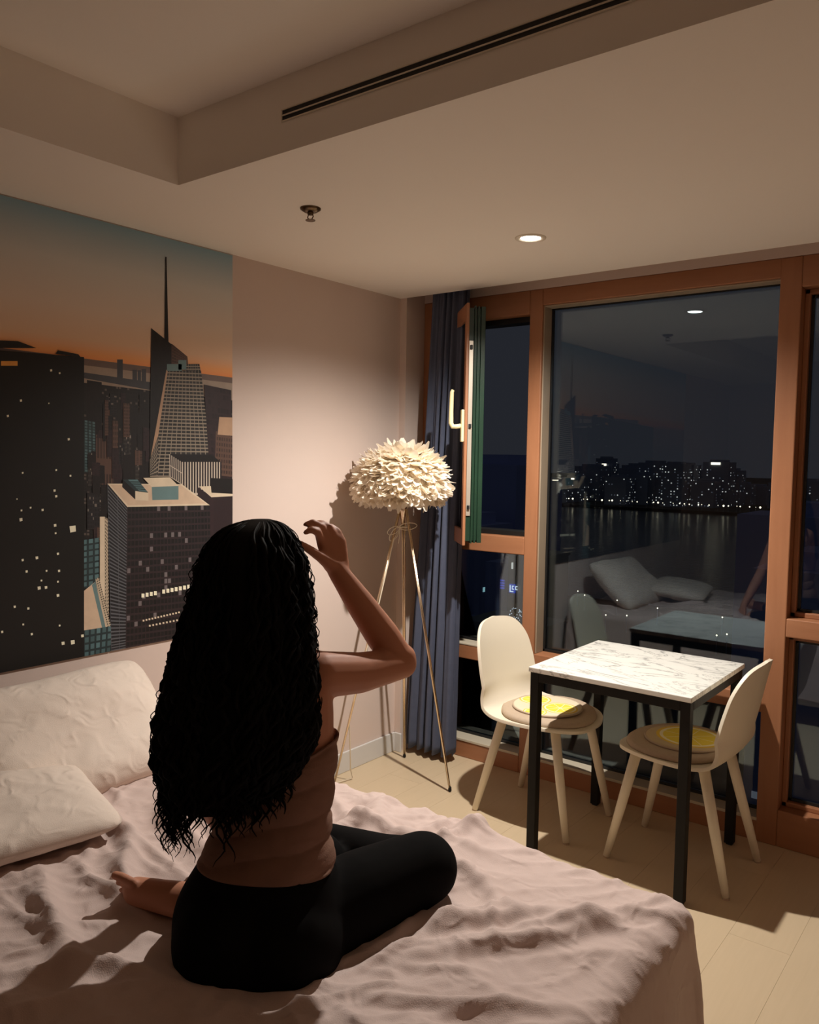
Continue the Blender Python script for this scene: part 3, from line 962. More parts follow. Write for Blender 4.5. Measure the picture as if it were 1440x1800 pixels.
# ------------------------------------------------------------------ bed
BX0, BX1, BYF, BYN, BZ = 0.02, 2.05, -1.385, -3.02, 0.50
bed = thing('bed', 'wide low bed with black feet under blush linen against the mural wall', 'bed', (1.0, -2.2, 0))
bo = (1.0, -2.2, 0)
MB().box(BX0 + 0.02, BX1 - 0.06, BYN + 0.06, BYF - 0.06, 0.10, 0.26).build('base', 'mattress', bed, off=bo, bevel=0.02, seg=3)
MB().box(BX0 + 0.02, BX1 - 0.045, BYN + 0.045, BYF - 0.045, 0.262, 0.468).build('mattress', 'mattress', bed, off=bo, bevel=0.05, seg=4)
for x in (BX0 + 0.12, BX1 - 0.03):
    for y in (BYN + 0.09, BYF - 0.03):
        MB().tube([(x, y, 0.27), (x, y, 0.02), (x, y, 0.0)], [0.03, 0.028, 0.026], 16).build('leg', 'black', bed, off=bo)

SEAT = np.array([1.40, -2.17])
rc = random.Random(5)
CRE = []
def cre(pts, wd, am):
    CRE.append((np.array(pts, float), wd, am))
# folds drawn out from under the sitter and across the foot of the bed
for k in range(22):
    a = rc.uniform(0, 2 * PI)
    r0, r1 = rc.uniform(0.22, 0.4), rc.uniform(0.55, 1.1)
    bend = rc.uniform(-0.35, 0.35)
    pts = []
    for s in range(6):
        t = s / 5
        r = r0 + (r1 - r0) * t
        pts.append((SEAT[0] + r * math.cos(a + bend * t), SEAT[1] + r * math.sin(a + bend * t)))
    cre(pts, rc.uniform(0.014, 0.034), rc.uniform(0.012, 0.026))
cre([(1.55, -1.95), (1.70, -1.85), (1.85, -1.66), (1.98, -1.62)], 0.03, 0.032)
cre([(1.40, -1.65), (1.62, -1.66), (1.80, -1.78)], 0.025, 0.024)
cre([(0.9, -1.5), (1.15, -1.62), (1.35, -1.60), (1.6, -1.52)], 0.026, 0.028)
cre([(1.10, -1.42), (1.18, -1.55), (1.16, -1.75)], 0.03, 0.03)
cre([(1.45, -1.40), (1.42, -1.55), (1.50, -1.66)], 0.022, 0.03)
cre([(0.55, -1.55), (0.8, -1.75), (1.0, -1.8)], 0.03, 0.03)
cre([(0.5, -1.75), (0.75, -1.95), (1.0, -2.0)], 0.028, 0.034)
cre([(0.5, -2.0), (0.8, -2.1), (1.05, -2.3)], 0.026, 0.03)
cre([(0.7, -2.3), (0.95, -2.4), (1.25, -2.5)], 0.03, 0.035)
for k in range(120):
    x, y = rc.uniform(0.3, 2.0), rc.uniform(-2.9, -1.42)
    a = math.atan2(y - SEAT[1], x - SEAT[0]) + rc.gauss(0, 0.6)
    L = rc.uniform(0.08, 0.30); bd = rc.uniform(-0.6, 0.6)
    pts = [(x, y)]
    for q in range(4):
        a += bd * 0.3
        pts.append((pts[-1][0] + L / 4 * math.cos(a), pts[-1][1] + L / 4 * math.sin(a)))
    cre(pts, rc.uniform(0.009, 0.017), rc.uniform(0.005, 0.013))
def seg_d(X, Y, P):
    best = np.full(X.shape, 9.0)
    tt = np.zeros(X.shape)
    n = len(P) - 1
    for i in range(n):
        a, b_ = P[i], P[i + 1]
        d = b_ - a
        L2 = (d ** 2).sum()
        t = np.clip(((X - a[0]) * d[0] + (Y - a[1]) * d[1]) / L2, 0, 1)
        ds = np.hypot(X - a[0] - t * d[0], Y - a[1] - t * d[1])
        m = ds < best
        best = np.where(m, ds, best)
        tt = np.where(m, (i + t) / n, tt)
    return best, tt
def duvet():
    st = 0.0082
    drop = 0.31
    A = np.arange(BX0 + 0.02, BX1 + drop, st)
    B = np.arange(BYN - drop, BYF + drop, st)
    Rr = 0.055                                # roll of the edge
    rcn = 0.10                                # plan corner
    xi0, xi1, yi0, yi1 = -1.0, BX1 - Rr, BYN + Rr, BYF - Rr
    GA, GB = np.meshgrid(A, B, indexing='ij')
    cx = np.clip(GA, xi0, xi1); cy = np.clip(GB, yi0, yi1)
    dx, dy = GA - cx, GB - cy
    dh = np.hypot(dx, dy)
    ds = np.where(dh < 1e-9, 1, dh)
    d = np.maximum(np.abs(dx), np.abs(dy))
    nx, ny = dx / ds, dy / ds
    arc = Rr * PI / 2
    th = np.clip(d / Rr, 0, PI / 2)
    ext = np.maximum(0, d - arc)
    out = Rr * np.sin(th) + 0.10 * ext
    zz = BZ - Rr * (1 - np.cos(th)) - ext
    X = cx + nx * out; Y = cy + ny * out
    on = np.exp(-(d / 0.09) ** 2)             # 1 on the top
    # wide billows and wrinkle noise
    h = np.zeros(GA.shape)
    for i in range(GA.shape[0]):
        for j in range(GA.shape[1]):
            x, y = GA[i, j], GB[i, j]
            wx = noise.noise(Vector((x * 1.7, y * 1.7, 3.1)))
            wy = noise.noise(Vector((x * 1.7, y * 1.7, 9.4)))
            a_ = noise.noise(Vector((x * 2.0, y * 2.0, 0.5)))
            ux, uy = x - SEAT[0], y - SEAT[1]
            rr_ = math.hypot(ux, uy) + 0.05
            cx_, cy_ = ux / rr_, uy / rr_
            fade = min(1, max(0, (rr_ - 0.15) / 0.25)) * math.exp(-(rr_ / 0.95) ** 2)
            r0_ = 1 - abs(noise.noise(Vector((cx_ * 3.4 + 0.5 * wx, cy_ * 3.4 + 0.5 * wy, rr_ * 1.3)))) * 2.6
            r1 = 1 - abs(noise.noise(Vector(((x * 0.45 - y * 0.9 + 0.20 * wx) * 6.0, (x * 0.9 + y * 0.45 + 0.2 * wy) * 1.4, 1.7)))) * 2.4
            r2 = 1 - abs(noise.noise(Vector(((x * 0.85 - y * 0.5 + 0.10 * wx) * 15.0, (x * 0.5 + y * 0.85 + 0.1 * wy) * 3.6, 5.2)))) * 2.4
            r3 = 1 - abs(noise.noise(Vector(((x * 0.2 + y * 0.98 + 0.12 * wy) * 22.0, (x * 0.98 - y * 0.2 + 0.1 * wx) * 5.0, 8.2)))) * 2.4
            h[i, j] = 0.010 * a_ + 0.017 * fade * max(0, r0_) ** 3 + 0.009 * max(0, r1) ** 3 + (0.0065 * max(0, r2) ** 3 + 0.0032 * max(0, r3) ** 2) * (0.6 + 0.8 * abs(a_ + wx))
    for P, wd, am in CRE:
        ds_, tt = seg_d(GA, GB, P)
        h += am * np.exp(-(ds_ / wd) ** 2) * np.sin(PI * np.clip(tt, 0.02, 0.98)) ** 0.6
    # quilt presses down round the sitter
    rs = np.hypot(GA - SEAT[0], GB - SEAT[1])
    h = h - 0.02 * np.exp(-(rs / 0.2) ** 2)
    # hanging sides: soft vertical flutes
    s_ = np.where(np.abs(nx) > np.abs(ny), GB, GA)
    fl_ = 0.010 * np.sin(s_ * 17 + 1.5 * np.sin(s_ * 5)) * np.clip(ext / 0.12, 0, 1)
    nz = np.cos(th)
    nh = np.sin(th)
    k = h * (0.35 + 0.65 * on)
    X += nx * nh * (k * 0.5 + fl_); Y += ny * nh * (k * 0.5 + fl_)
    zz = zz + nz * k
    zz += np.where(ext > 0, 0.02 * np.sin(s_ * 6.5) * ext / 0.25, 0)
    na, nb = GA.shape
    vs = np.stack([X, Y, zz], -1).reshape(-1, 3)
    idx = np.arange(na * nb).reshape(na, nb)
    fs = np.stack([idx[:-1, :-1], idx[1:, :-1], idx[1:, 1:], idx[:-1, 1:]], -1).reshape(-1, 4)
    me = bpy.data.meshes.new('duvet')
    me.from_pydata(vs.tolist(), [], fs.tolist())
    me.polygons.foreach_set('use_smooth', [True] * len(me.polygons))
    me.materials.append(M['duvet'])
    o = bpy.data.objects.new('duvet', me)
    COL.objects.link(o)
    s = o.modifiers.new('solid', 'SOLIDIFY'); s.thickness = 0.012; s.offset = -1
    tag(o, 'rumpled blush linen duvet spread over the bed', 'duvet')
duvet()

def make_pillow(label, loc, rot, sx=0.36, sy=0.25, th=0.075, seed=1, group=None):
    n = 44
    vs, fs = [], []
    for side in (1, -1):
        for i in range(n + 1):
            for j in range(n + 1):
                u, v = -1 + 2 * i / n, -1 + 2 * j / n
                pin = 1 - 0.055 * (u * u) * (1 - v * v) - 0.0
                x = sx * u * (1 - 0.07 * (1 - abs(v) ** 2.5) * 0 - 0.05 * (1 - v * v) * abs(u) ** 4)
                y = sy * v * (1 - 0.06 * (1 - u * u) * abs(v) ** 4)
                cn = 1 - 0.09 * abs(u) ** 5 * abs(v) ** 5
                x *= cn; y *= cn
                e = max(0, (1 - abs(u) ** 3.2)) ** 0.55 * max(0, (1 - abs(v) ** 3.2)) ** 0.55
                nz = noise.noise(Vector((u * 1.6 + seed, v * 1.6, side * 2.0))) * 0.25
                cr = (1 - abs(noise.noise(Vector((u * 3 + seed * 3, v * 2.5 + u, 4.0 + side)))) * 2.2)
                z = side * th * e * (1 + nz) + 0.006 * max(0, cr) ** 2 * e * side
                vs.append((x, y, z))
    m = (n + 1) ** 2
    for s in (0, 1):
        for i in range(n):
            for j in range(n):
                a = s * m + i * (n + 1) + j
                fs.append((a, a + n + 1, a + n + 2, a + 1))
    o = MB().add(vs, fs).build('pillow', 'pillow', None, smooth=True)
    bm = bmesh.new(); bm.from_mesh(o.data)
    bmesh.ops.remove_doubles(bm, verts=bm.verts, dist=0.0005)
    bmesh.ops.recalc_face_normals(bm, faces=bm.faces)
    bm.to_mesh(o.data); bm.free()
    o.location = loc
    o.rotation_euler = rot
    tag(o, label, 'pillow')
    return o
# local x = width along the wall (world y), local y = height; leaned against the wall
def pil_rot(lean, yaw=0.0, roll=0.0):
    m = Matrix.Rotation(yaw, 3, 'Z') @ Matrix.Rotation(-lean, 3, 'Y') @ Matrix(((0, -1, 0), (1, 0, 0), (0, 0, 1))) @ Matrix.Rotation(roll, 3, 'Z')
    return m.to_euler()
make_pillow('plump cream pillow leaning upright against the wall under the mural', (0.25, -1.955, 0.645), pil_rot(math.radians(-42), 0, 0.03), 0.37, 0.235, 0.085, 1)
make_pillow('flat cream pillow lying on the bed in front of the leaning pillow', (0.49, -2.37, 0.578), pil_rot(math.radians(-6), -0.2, 0.0), 0.35, 0.22, 0.055, 4)

# ------------------------------------------------------------------ person
def vp(px, py, D):
    """a body point: picture direction and its own distance from the lens, in metres"""
    q = CAM + D * (FWD + (px - 720) / FPX * RGT - (py - 900) / FPX * UPV)
    return Vector(q)

def vz(px, py, z):
    """a body point that rests at a known height above the bed"""
    d = FWD + (px - 720) / FPX * RGT - (py - 900) / FPX * UPV
    return Vector(CAM + (z - CAM[2]) / d[2] * d)

PEL = vp(455, 1612, 1.76)
prs = thing('person', 'person in brown strappy top and black leggings sitting on the bed, long black hair', 'person', (PEL.x, PEL.y, BZ))
po = (PEL.x, PEL.y, BZ)

def remeshed(mb, name, mat, voxel, smooth_it, parent, off):
    o = mb.build(name + '_src', mat, None, off=off)
    r = o.modifiers.new('remesh', 'REMESH'); r.mode = 'VOXEL'; r.voxel_size = voxel; r.use_smooth_shade = True
    s = o.modifiers.new('smooth', 'SMOOTH'); s.factor = 0.5; s.iterations = smooth_it
    dg = bpy.context.evaluated_depsgraph_get()
    me = bpy.data.meshes.new_from_object(o.evaluated_get(dg))
    me.name = name
    src = o.data
    bpy.data.objects.remove(o); bpy.data.meshes.remove(src)
    me.materials.clear(); me.materials.append(M[mat])
    me.polygons.foreach_set('use_smooth', [True] * len(me.polygons))
    o = bpy.data.objects.new(name, me)
    COL.objects.link(o)
    o.parent = parent
    return o

# body axes: she faces away from the lens, turned a little towards the window
face = Vector((-0.50, 0.866, 0)); side = Vector((0.866, 0.50, 0)); upz = Vector((0, 0, 1))
def ring(c, rs, rf, n=28, pw=2.3, tilt=0.0):
    """body cross-section: rs half width sideways, rf half depth"""
    out = []
    for k in range(n):
        t = 2 * PI * k / n
        a, b_ = math.cos(t), math.sin(t)
        a = math.copysign(abs(a) ** (2 / pw), a); b_ = math.copysign(abs(b_) ** (2 / pw), b_)
        out.append(c + side * rs * a + face * rf * b_ + upz * tilt * a)
    return out

TOR = [  # px, py, depth, half width, half depth
    (457, 1706, 1.74, 0.120, 0.095), (456, 1668, 1.745, 0.165, 0.125), (455, 1620, 1.755, 0.178, 0.128), (458, 1570, 1.765, 0.168, 0.116),
    (468, 1520, 1.775, 0.145, 0.100), (476, 1470, 1.78, 0.124, 0.088), (480, 1420, 1.785, 0.120, 0.086), (480, 1360, 1.785, 0.128, 0.092),
    (476, 1300, 1.785, 0.138, 0.098), (470, 1250, 1.78, 0.145, 0.099), (464, 1205, 1.775, 0.150, 0.090), (460, 1172, 1.775, 0.142, 0.070), (457, 1150, 1.775, 0.10, 0.055)]
def torso(grow=0.0, i0=0, i1=None, ruche=0.0, dens=1):
    pts = [Vector((a, b_, c)) for a, b_, c, _, _ in TOR]
    wd = [Vector((d, e, 0)) for *_, d, e in TOR]
    i1 = len(TOR) - 1 if i1 is None else i1
    n = (len(TOR) - 1) * dens
    P = catmull(pts, n); W = catmull(wd, n)
    rings = []
    for k in range(int(i0 * dens), int(i1 * dens) + 1):
        g = grow
        rings.append(ring(vp(P[k].x, P[k].y, P[k].z), W[k].x + g, W[k].y + g, 40 if ruche else 28))
    return rings

body = MB()
body.loft(torso(0.0))
SHR = vp(562, 1186, 1.775); ELB = vp(706, 1166, 1.955); WRI = vp(593, 1003, 1.905)
SHL = vp(372, 1192, 1.80); ELL = vp(352, 1372, 1.90); WRL = vp(405, 1478, 2.07)
NEK = vp(457, 1150, 1.775); HED = vp(458, 1018, 1.80)
body.capsule(NEK - upz * 0.03, HED - upz * 0.06, 0.058, 0.050)
body.ellipsoid(HED, 0.072, 0.092, 0.112, (side, face, upz))
body.ellipsoid(HED + face * 0.035 - upz * 0.06, 0.052, 0.058, 0.058, (side, face, upz))
nose = HED + face * 0.093 - upz * 0.012
body.capsule(nose + upz * 0.03 - face * 0.012, nose + face * 0.012 - upz * 0.012, 0.008, 0.011)
body.capsule(HED + face * 0.086 - upz * 0.055 - side * 0.014, HED + face * 0.086 - upz * 0.055 + side * 0.014, 0.009, 0.009)
for s in (-1, 1):
    body.ellipsoid(HED + side * s * 0.073 - upz * 0.01, 0.010, 0.018, 0.030, (side, face, upz), 10, 6)
# right arm
body.capsule(SHR - side * 0.06 + upz * 0.0, SHR, 0.058, 0.050)
body.capsule(vp(520, 1165, 1.775), SHR, 0.045, 0.048)
AM = SHR.lerp(ELB, 0.45) - upz * 0.008
body.capsule(SHR, AM, 0.052, 0.047); body.capsule(AM, ELB, 0.047, 0.037)
body.capsule(ELB, ELB + upz * 0.012, 0.037, 0.036)
FM = ELB.lerp(WRI, 0.3)
body.capsule(ELB, FM, 0.037, 0.041); body.capsule(FM, ELB.lerp(WRI, 0.65), 0.041, 0.034); body.capsule(ELB.lerp(WRI, 0.65), WRI, 0.034, 0.024)
# left arm, resting in the lap
body.capsule(vp(400, 1180, 1.785), SHL, 0.045, 0.046)
body.capsule(SHL, SHL.lerp(ELL, 0.5), 0.047, 0.041); body.capsule(SHL.lerp(ELL, 0.5), ELL, 0.041, 0.033)
body.capsule(ELL, ELL.lerp(WRL, 0.35), 0.034, 0.035); body.capsule(ELL.lerp(WRL, 0.35), WRL, 0.035, 0.022)
LK = vp(425, 1515, 2.13)
for k in range(4):
    a = WRL + (LK - WRL) * 0.15 + Vector(RGT) * (-0.024 + 0.016 * k)
    b_ = WRL + (LK - WRL) * 1.1 + Vector(RGT) * (-0.030 + 0.020 * k)
    body.capsule(WRL, b_, 0.017, 0.011, 10)
    c = b_ + (LK - WRL).normalized() * (0.032 + 0.006 * (k in (1, 2))) - upz * 0.012
    body.capsule(b_, c, 0.0095, 0.0085, 10)
    body.capsule(c, c + (c - b_) * 0.6 - upz * 0.012, 0.0085, 0.007, 10)
body.capsule(WRL + Vector(RGT) * 0.015, WRL.lerp(LK, 0.6) + Vector(RGT) * 0.05, 0.014, 0.009, 10)

# right hand: palm, four curled fingers, thumb to the hair
def hp_(x, y, D):
    return vp(x, y, D)
KN = [hp_(564, 952, 1.885), hp_(575, 944, 1.90), hp_(589, 944, 1.915), hp_(601, 952, 1.925)]   # index, middle, ring, little knuckles
PB = [hp_(580, 995, 1.895), hp_(588, 994, 1.90), hp_(596, 994, 1.91), hp_(603, 996, 1.915)]
for a, b_ in zip(PB, KN):
    body.capsule(a, b_, 0.0155, 0.0115, 12)
body.capsule(WRI, PB[1], 0.021, 0.020); body.capsule(WRI, PB[2], 0.021, 0.019)
for i in range(3):
    body.capsule(PB[i].lerp(PB[i + 1], 0.5), KN[i].lerp(KN[i + 1], 0.5), 0.015, 0.0115, 12)
FING = [[(559, 936, 1.865), (548, 931, 1.85), (537, 936, 1.845)],
        [(565, 926, 1.885), (550, 918, 1.87), (537, 922, 1.86)],
        [(578, 926, 1.905), (563, 919, 1.90), (549, 922, 1.89)],
        [(594, 934, 1.925), (582, 925, 1.925), (571, 924, 1.92)]]
for k, (kn, ff) in enumerate(zip(KN, FING)):
    pr, rr = kn, 0.0105
    for j, f in enumerate(ff):
        q_ = hp_(*f)
        r2 = (0.0095, 0.0085, 0.0068)[j] - (0.0006 if k == 3 else 0)
        body.capsule(pr, q_, rr, r2, 12)
        pr, rr = q_, r2
TH_ = [hp_(582, 992, 1.89), hp_(563, 979, 1.865), hp_(544, 966, 1.845), hp_(527, 955, 1.83)]
for j in range(3):
    body.capsule(TH_[j], TH_[j + 1], (0.018, 0.0125, 0.0105)[j], (0.0125, 0.0105, 0.008)[j], 12)

# legs
HPR = vp(528, 1632, 1.79); KNR = vz(742, 1526, BZ + 0.082); ANR = vp(562, 1560, 2.18)
HPL = vp(392, 1640, 1.80); KNL = vz(560, 1510, BZ + 0.06); ANL = vz(330, 1580, BZ + 0.040)
def on_bed(v, r):
    return Vector((v.x, v.y, BZ + r - 0.004))
ANR = on_bed(ANR, 0.036)
LEGS = [(HPR, HPR.lerp(KNR, 0.5) + upz * 0.006, 0.104, 0.094), (HPR.lerp(KNR, 0.5) + upz * 0.006, KNR, 0.094, 0.078), (KNR, KNR.lerp(ANR, 0.35) - upz * 0.01, 0.064, 0.056), (KNR.lerp(ANR, 0.35) - upz * 0.01, ANR, 0.056, 0.036),
        (HPL, HPL.lerp(KNL, 0.5), 0.090, 0.076), (HPL.lerp(KNL, 0.5), KNL, 0.076, 0.058), (KNL, KNL.lerp(ANL, 0.35), 0.055, 0.052), (KNL.lerp(ANL, 0.35), ANL, 0.052, 0.034)]
BUT = [(vp(405, 1650, 1.725), 0.115), (vp(505, 1652, 1.725), 0.115)]
for a, b_, r0, r1 in LEGS:
    body.capsule(a, b_, r0, r1)
for c, r in BUT:
    body.ellipsoid(c, r, r, r * 0.98)
# left foot with toes, lying on its outer edge
FB = vz(240, 1566, BZ + 0.040); FMID = vz(286, 1574, BZ + 0.040)
body.capsule(ANL, vz(318, 1590, BZ + 0.032), 0.036, 0.031)
body.capsule(ANL, FMID, 0.036, 0.034)
body.capsule(vz(318, 1590, BZ + 0.032), FB - upz * 0.006, 0.031, 0.028)
body.capsule(FMID, FB, 0.034, 0.031)
fd = (FB - ANL).normalized()
for k in range(5):
    b0 = FB + upz * (0.030 - 0.0155 * k) + face * (0.010 * (k - 2)) * 0.9
    ln_ = (0.044, 0.041, 0.038, 0.035, 0.031)[k]
    m_ = b0 + fd * ln_ * 0.62 + upz * (0.008 - 0.003 * k)
    body.capsule(b0, m_, 0.0100 - 0.0006 * k, 0.0090 - 0.0006 * k + (0.002 if k == 0 else 0), 10)
    body.capsule(m_, m_ + fd * ln_ * 0.4 + upz * (0.002 - 0.003 * k), 0.0090 - 0.0006 * k + (0.002 if k == 0 else 0), 0.0084 - 0.0005 * k + (0.002 if k == 0 else 0), 10)
# right foot, tucked in front of her
body.capsule(ANR, on_bed(vp(505, 1580, 2.12), 0.03), 0.034, 0.03)
body.capsule(on_bed(vp(505, 1580, 2.12), 0.03), on_bed(vp(455, 1585, 2.06), 0.025), 0.030, 0.022)
remeshed(body, 'body', 'skin', 0.0046, 6, prs, po)

lg = MB()
for k, (a, b_, r0, r1) in enumerate(LEGS):
    g = 0.006
    e = b_ if k not in (3, 7) else a.lerp(b_, 0.93)
    lg.capsule(a, e, r0 + g, r1 + g, 20)
for c, r in BUT:
    lg.ellipsoid(c, r + 0.007, r + 0.007, r + 0.005, None, 28, 16)
lg.loft(torso(0.007, 0, 4.25, 0, 4))
remeshed(lg, 'leggings', 'leggings', 0.0085, 8, prs, po)

# ruched camisole with thin straps
def camisole():
    rings_ = []
    dens = 16
    pts = [Vector((a, b_, c)) for a, b_, c, _, _ in TOR]
    wd = [Vector((d, e, 0)) for *_, d, e in TOR]
    n = (len(TOR) - 1) * dens
    P = catmull(pts, n); W = catmull(wd, n)
    k0, k1 = int(4.15 * dens), int(8.2 * dens)
    for k in range(k0, k1 + 1):
        s = k / dens
        rg = ring(vp(P[k].x, P[k].y, P[k].z), W[k].x + 0.006, W[k].y + 0.006, 96)
        c = vp(P[k].x, P[k].y, P[k].z)
        out = []
        for j, p_ in enumerate(rg):
            t = 2 * PI * j / 96
            wob = -1.3 * math.cos(t) + 0.35 * math.sin(2 * t + 0.8) + 0.15 * math.sin(5 * t)
            r_ = 0.0085 * (abs(math.sin(PI * (s * 1.05 + 0.35 * wob))) ** 0.5) - 0.003
            r_ += 0.0015 * noise.noise(Vector((t * 3, s * 6, 0)))
            d = (p_ - c).normalized()
            dip = 0.0
            if k > k1 - 10:                                        # back neckline dips between the straps
                dip = 0.030 * (k - k1 + 10) / 10 * max(0, -math.sin(t)) ** 2
            out.append(p_ + d * r_ - upz * dip)
        rings_.append(out)
    mb = MB().loft(rings_, cap=False)
    o = mb.build('camisole', 'top', prs, off=po, smooth=True)
    s = o.modifiers.new('solid', 'SOLIDIFY'); s.thickness = 0.003; s.offset = -1
    for sg in (-1, 1):
        c0 = vp(470, 1250, 1.78)
        b0 = c0 + side * sg * 0.095 - face * 0.095 - upz * 0.075
        q = [b0, c0 + side * sg * 0.098 - face * 0.099 + upz * 0.03, c0 + side * sg * 0.102 - face * 0.085 + upz * 0.078, c0 + side * sg * 0.105 - face * 0.02 + upz * 0.112,
             c0 + side * sg * 0.10 + face * 0.06 + upz * 0.09, c0 + side * sg * 0.085 + face * 0.098 + upz * 0.02, c0 + side * sg * 0.08 + face * 0.102 - upz * 0.03]
        MB().tube(catmull(q, 30), 0.0035, 8).build('strap', 'leggings', o, off=po, smooth=True)
camisole()
for s in (-1, 1):
    e = MB().ellipsoid(HED + face * 0.084 + side * s * 0.031 + upz * 0.012, 0.012, 0.010, 0.010, (side, face, upz), 14, 8)
    e.build('eye', 'plastic_w', prs, off=po, smooth=True)

# hair: a full mass over the head and down the back, edged with wavy locks
SIL = [  # py, x left, x right, depth centre, half thickness
    (913, 440, 476, 1.775, 0.020), (922, 412, 496, 1.775, 0.065), (938, 388, 510, 1.775, 0.095), (965, 369, 523, 1.775, 0.112), (1000, 355, 533, 1.775, 0.118), (1050, 343, 539, 1.765, 0.114), (1100, 326, 542, 1.75, 0.105),
    (1150, 310, 544, 1.73, 0.090), (1200, 300, 547, 1.715, 0.075), (1250, 290, 548, 1.705, 0.066), (1300, 282, 544, 1.695, 0.060), (1340, 284, 524, 1.69, 0.055), (1375, 290, 498, 1.69, 0.048), (1405, 300, 470, 1.69, 0.036), (1430, 322, 440, 1.69, 0.018)]
def hair():
    dn = 5
    n = (len(SIL) - 1) * dn
    A_ = catmull([Vector((a, b_, c)) for a, b_, c, _, _ in SIL], n)
    B_ = catmull([Vector((d, e, 0)) for *_, d, e in SIL], n)
    rv, fv = Vector(RGT), Vector((FWD[0], FWD[1], 0)).normalized()
    rings_ = []
    cen = []
    for k in range(n + 1):
        py, xl, xr = A_[k]; D, ht = B_[k].x, B_[k].y
        c = vp((xl + xr) / 2, py, D)
        hw = (xr - xl) / 2 / FPX * D
        cen.append((c, hw, ht))
        r_ = []
        for j in range(72):
            t = 2 * PI * j / 72
            # strand grooves
            s = k / n
            gr = 1 + (0.025 + 0.05 * s) * math.sin(j * 5.1 + 2.2 * math.sin(s * 16 + j * 0.4)) * min(1, s * 3)
            q_ = c + rv * hw * math.cos(t) * gr + fv * ht * math.sin(t) * gr
            r_.append(q_)
        rings_.append(r_)
    o = MB().loft(rings_).build('hair', 'hair', prs, off=po, smooth=True)
    # locks
    rnd = random.Random(21)
    q = MB()
    def pos(s, t, k=1.0):
        f = s * n
        i = min(int(f), n - 1)
        f -= i
        c = cen[i][0].lerp(cen[i + 1][0], f)
        hw = cen[i][1] * (1 - f) + cen[i + 1][1] * f
        ht = cen[i][2] * (1 - f) + cen[i + 1][2] * f
        return c + rv * hw * k * math.cos(t) + fv * ht * k * math.sin(t)
    end_c, end_hw, end_ht = cen[-3]
    for L in range(260):
        t = rnd.uniform(0, 2 * PI) if L % 3 else (PI + rnd.gauss(0, 0.45) if L % 2 else rnd.gauss(0, 0.4))
        s0 = rnd.uniform(0.12, 0.55) if L % 4 else rnd.uniform(0.01, 0.06)
        s1 = rnd.uniform(0.80, 0.97)
        tail = rnd.uniform(0.03, 0.125) * (1.0 if math.cos(t) < 0.35 else 0.5)
        wl = rnd.uniform(0.05, 0.085); am = rnd.uniform(0.005, 0.013); ph = rnd.uniform(0, 6.28)
        out = rnd.uniform(0.97, 1.06)
        pts = []
        m = 30
        last = None
        for i in range(m + 1):
            s = s0 + (s1 - s0) * i / m
            b_ = pos(s, t, out if s < 0.9 else out)
            grow = min(1, i / 10)
            z = b_.z
            b_ = b_ + rv * am * grow * math.sin(2 * PI * z / wl + ph) + fv * am * grow * 0.8 * math.cos(2 * PI * z / wl * 0.9 + ph)
            pts.append(b_)
        base = pts[-1]
        bx = rv * (0.012 * rnd.uniform(-1, 1))
        for i in range(1, 11):
            z = base.z - tail * i / 10
            pts.append(Vector((base.x, base.y, z)) + bx * i / 10 + rv * am * (math.sin(2 * PI * z / wl + ph) - math.sin(2 * PI * base.z / wl + ph)) + fv * (-0.004 * i / 10))
        nn = len(pts)
        r0 = rnd.uniform(0.003, 0.0075)
        rad = [max(0.0005, r0 * min(1, (i + 1) / 6) * (1 - max(0, (i - nn * 0.55) / (nn * 0.45)) ** 1.3 * 0.95)) for i in range(nn)]
        q.tube(pts, rad, 6)
    # fine fly-away hairs along both edges and the crown
    for L in range(150):
        t = (PI + rnd.gauss(0, 0.25)) if L % 2 else rnd.gauss(0, 0.3)
        s0 = rnd.uniform(0.02, 0.75)
        ln_ = rnd.uniform(0.10, 0.28)
        s1 = min(0.98, s0 + ln_)
        wl = rnd.uniform(0.04, 0.09); am = rnd.uniform(0.003, 0.010); ph = rnd.uniform(0, 6.28)
        pts = []
        k2 = rnd.uniform(1.03, 1.13)
        for i in range(25):
            f = i / 24
            b_ = pos(s0 + (s1 - s0) * f, t, 0.98 + (k2 - 0.98) * math.sin(PI * min(1, f * 0.8)))
            pts.append(b_ + rv * am * math.sin(2 * PI * b_.z / wl + ph))
        q.tube(pts, [0.0011] * 24 + [0.0004], 4)
    l = q.build('locks', 'hair', o, off=po, smooth=True)
    l['kind'] = 'stuff'
hair()

# ------------------------------------------------------------------ city beyond the glass
M['facade'] = noisy('night_facade', lin((160, 170, 215)), lin((170, 180, 225)), 0.05, 0.8)
M['facade_d'] = noisy('dark_night_facade', lin((150, 158, 180)), lin((165, 172, 192)), 0.05, 0.8)
M['lit1'] = emis('window_light_white', (0.95, 0.97, 0.9, 1), 0.55)
M['lit2'] = emis('window_light_dim', (0.55, 0.62, 0.75, 1), 0.10)
M['lit3'] = emis('street_light', (1.0, 0.88, 0.62, 1), 2.2)
M['litb'] = emis('blue_sign_light', (0.05, 0.12, 1.0, 1), 0.35)
M['litc'] = emis('cyan_window_light', (0.45, 0.85, 0.9, 1), 0.5)
g = N('river_water')
tc = g.n('TexCoord')
nz = g.n('TexNoise', i_Scale=0.35, i_Detail=3.0)
g.l(tc.outputs['Object'], nz.inputs[0])
g.bsdf(lin((16, 22, 32)), 0.18)
g.bump(nz.outputs[0], 0.25, 1.0)
M['water'] = g.m
GZ = -60.0
rv_ = MB().box(-2400, 1800, 330, 3600, GZ - 1, GZ).build('river', 'water')
struct(rv_)
M['land'] = noisy('dark_ground', lin((26, 28, 32)), lin((40, 42, 46)), 0.02, 0.9)
struct(MB().box(-2400, 1800, 3, 330, GZ - 1, GZ + 1.0).build('ground', 'land'))
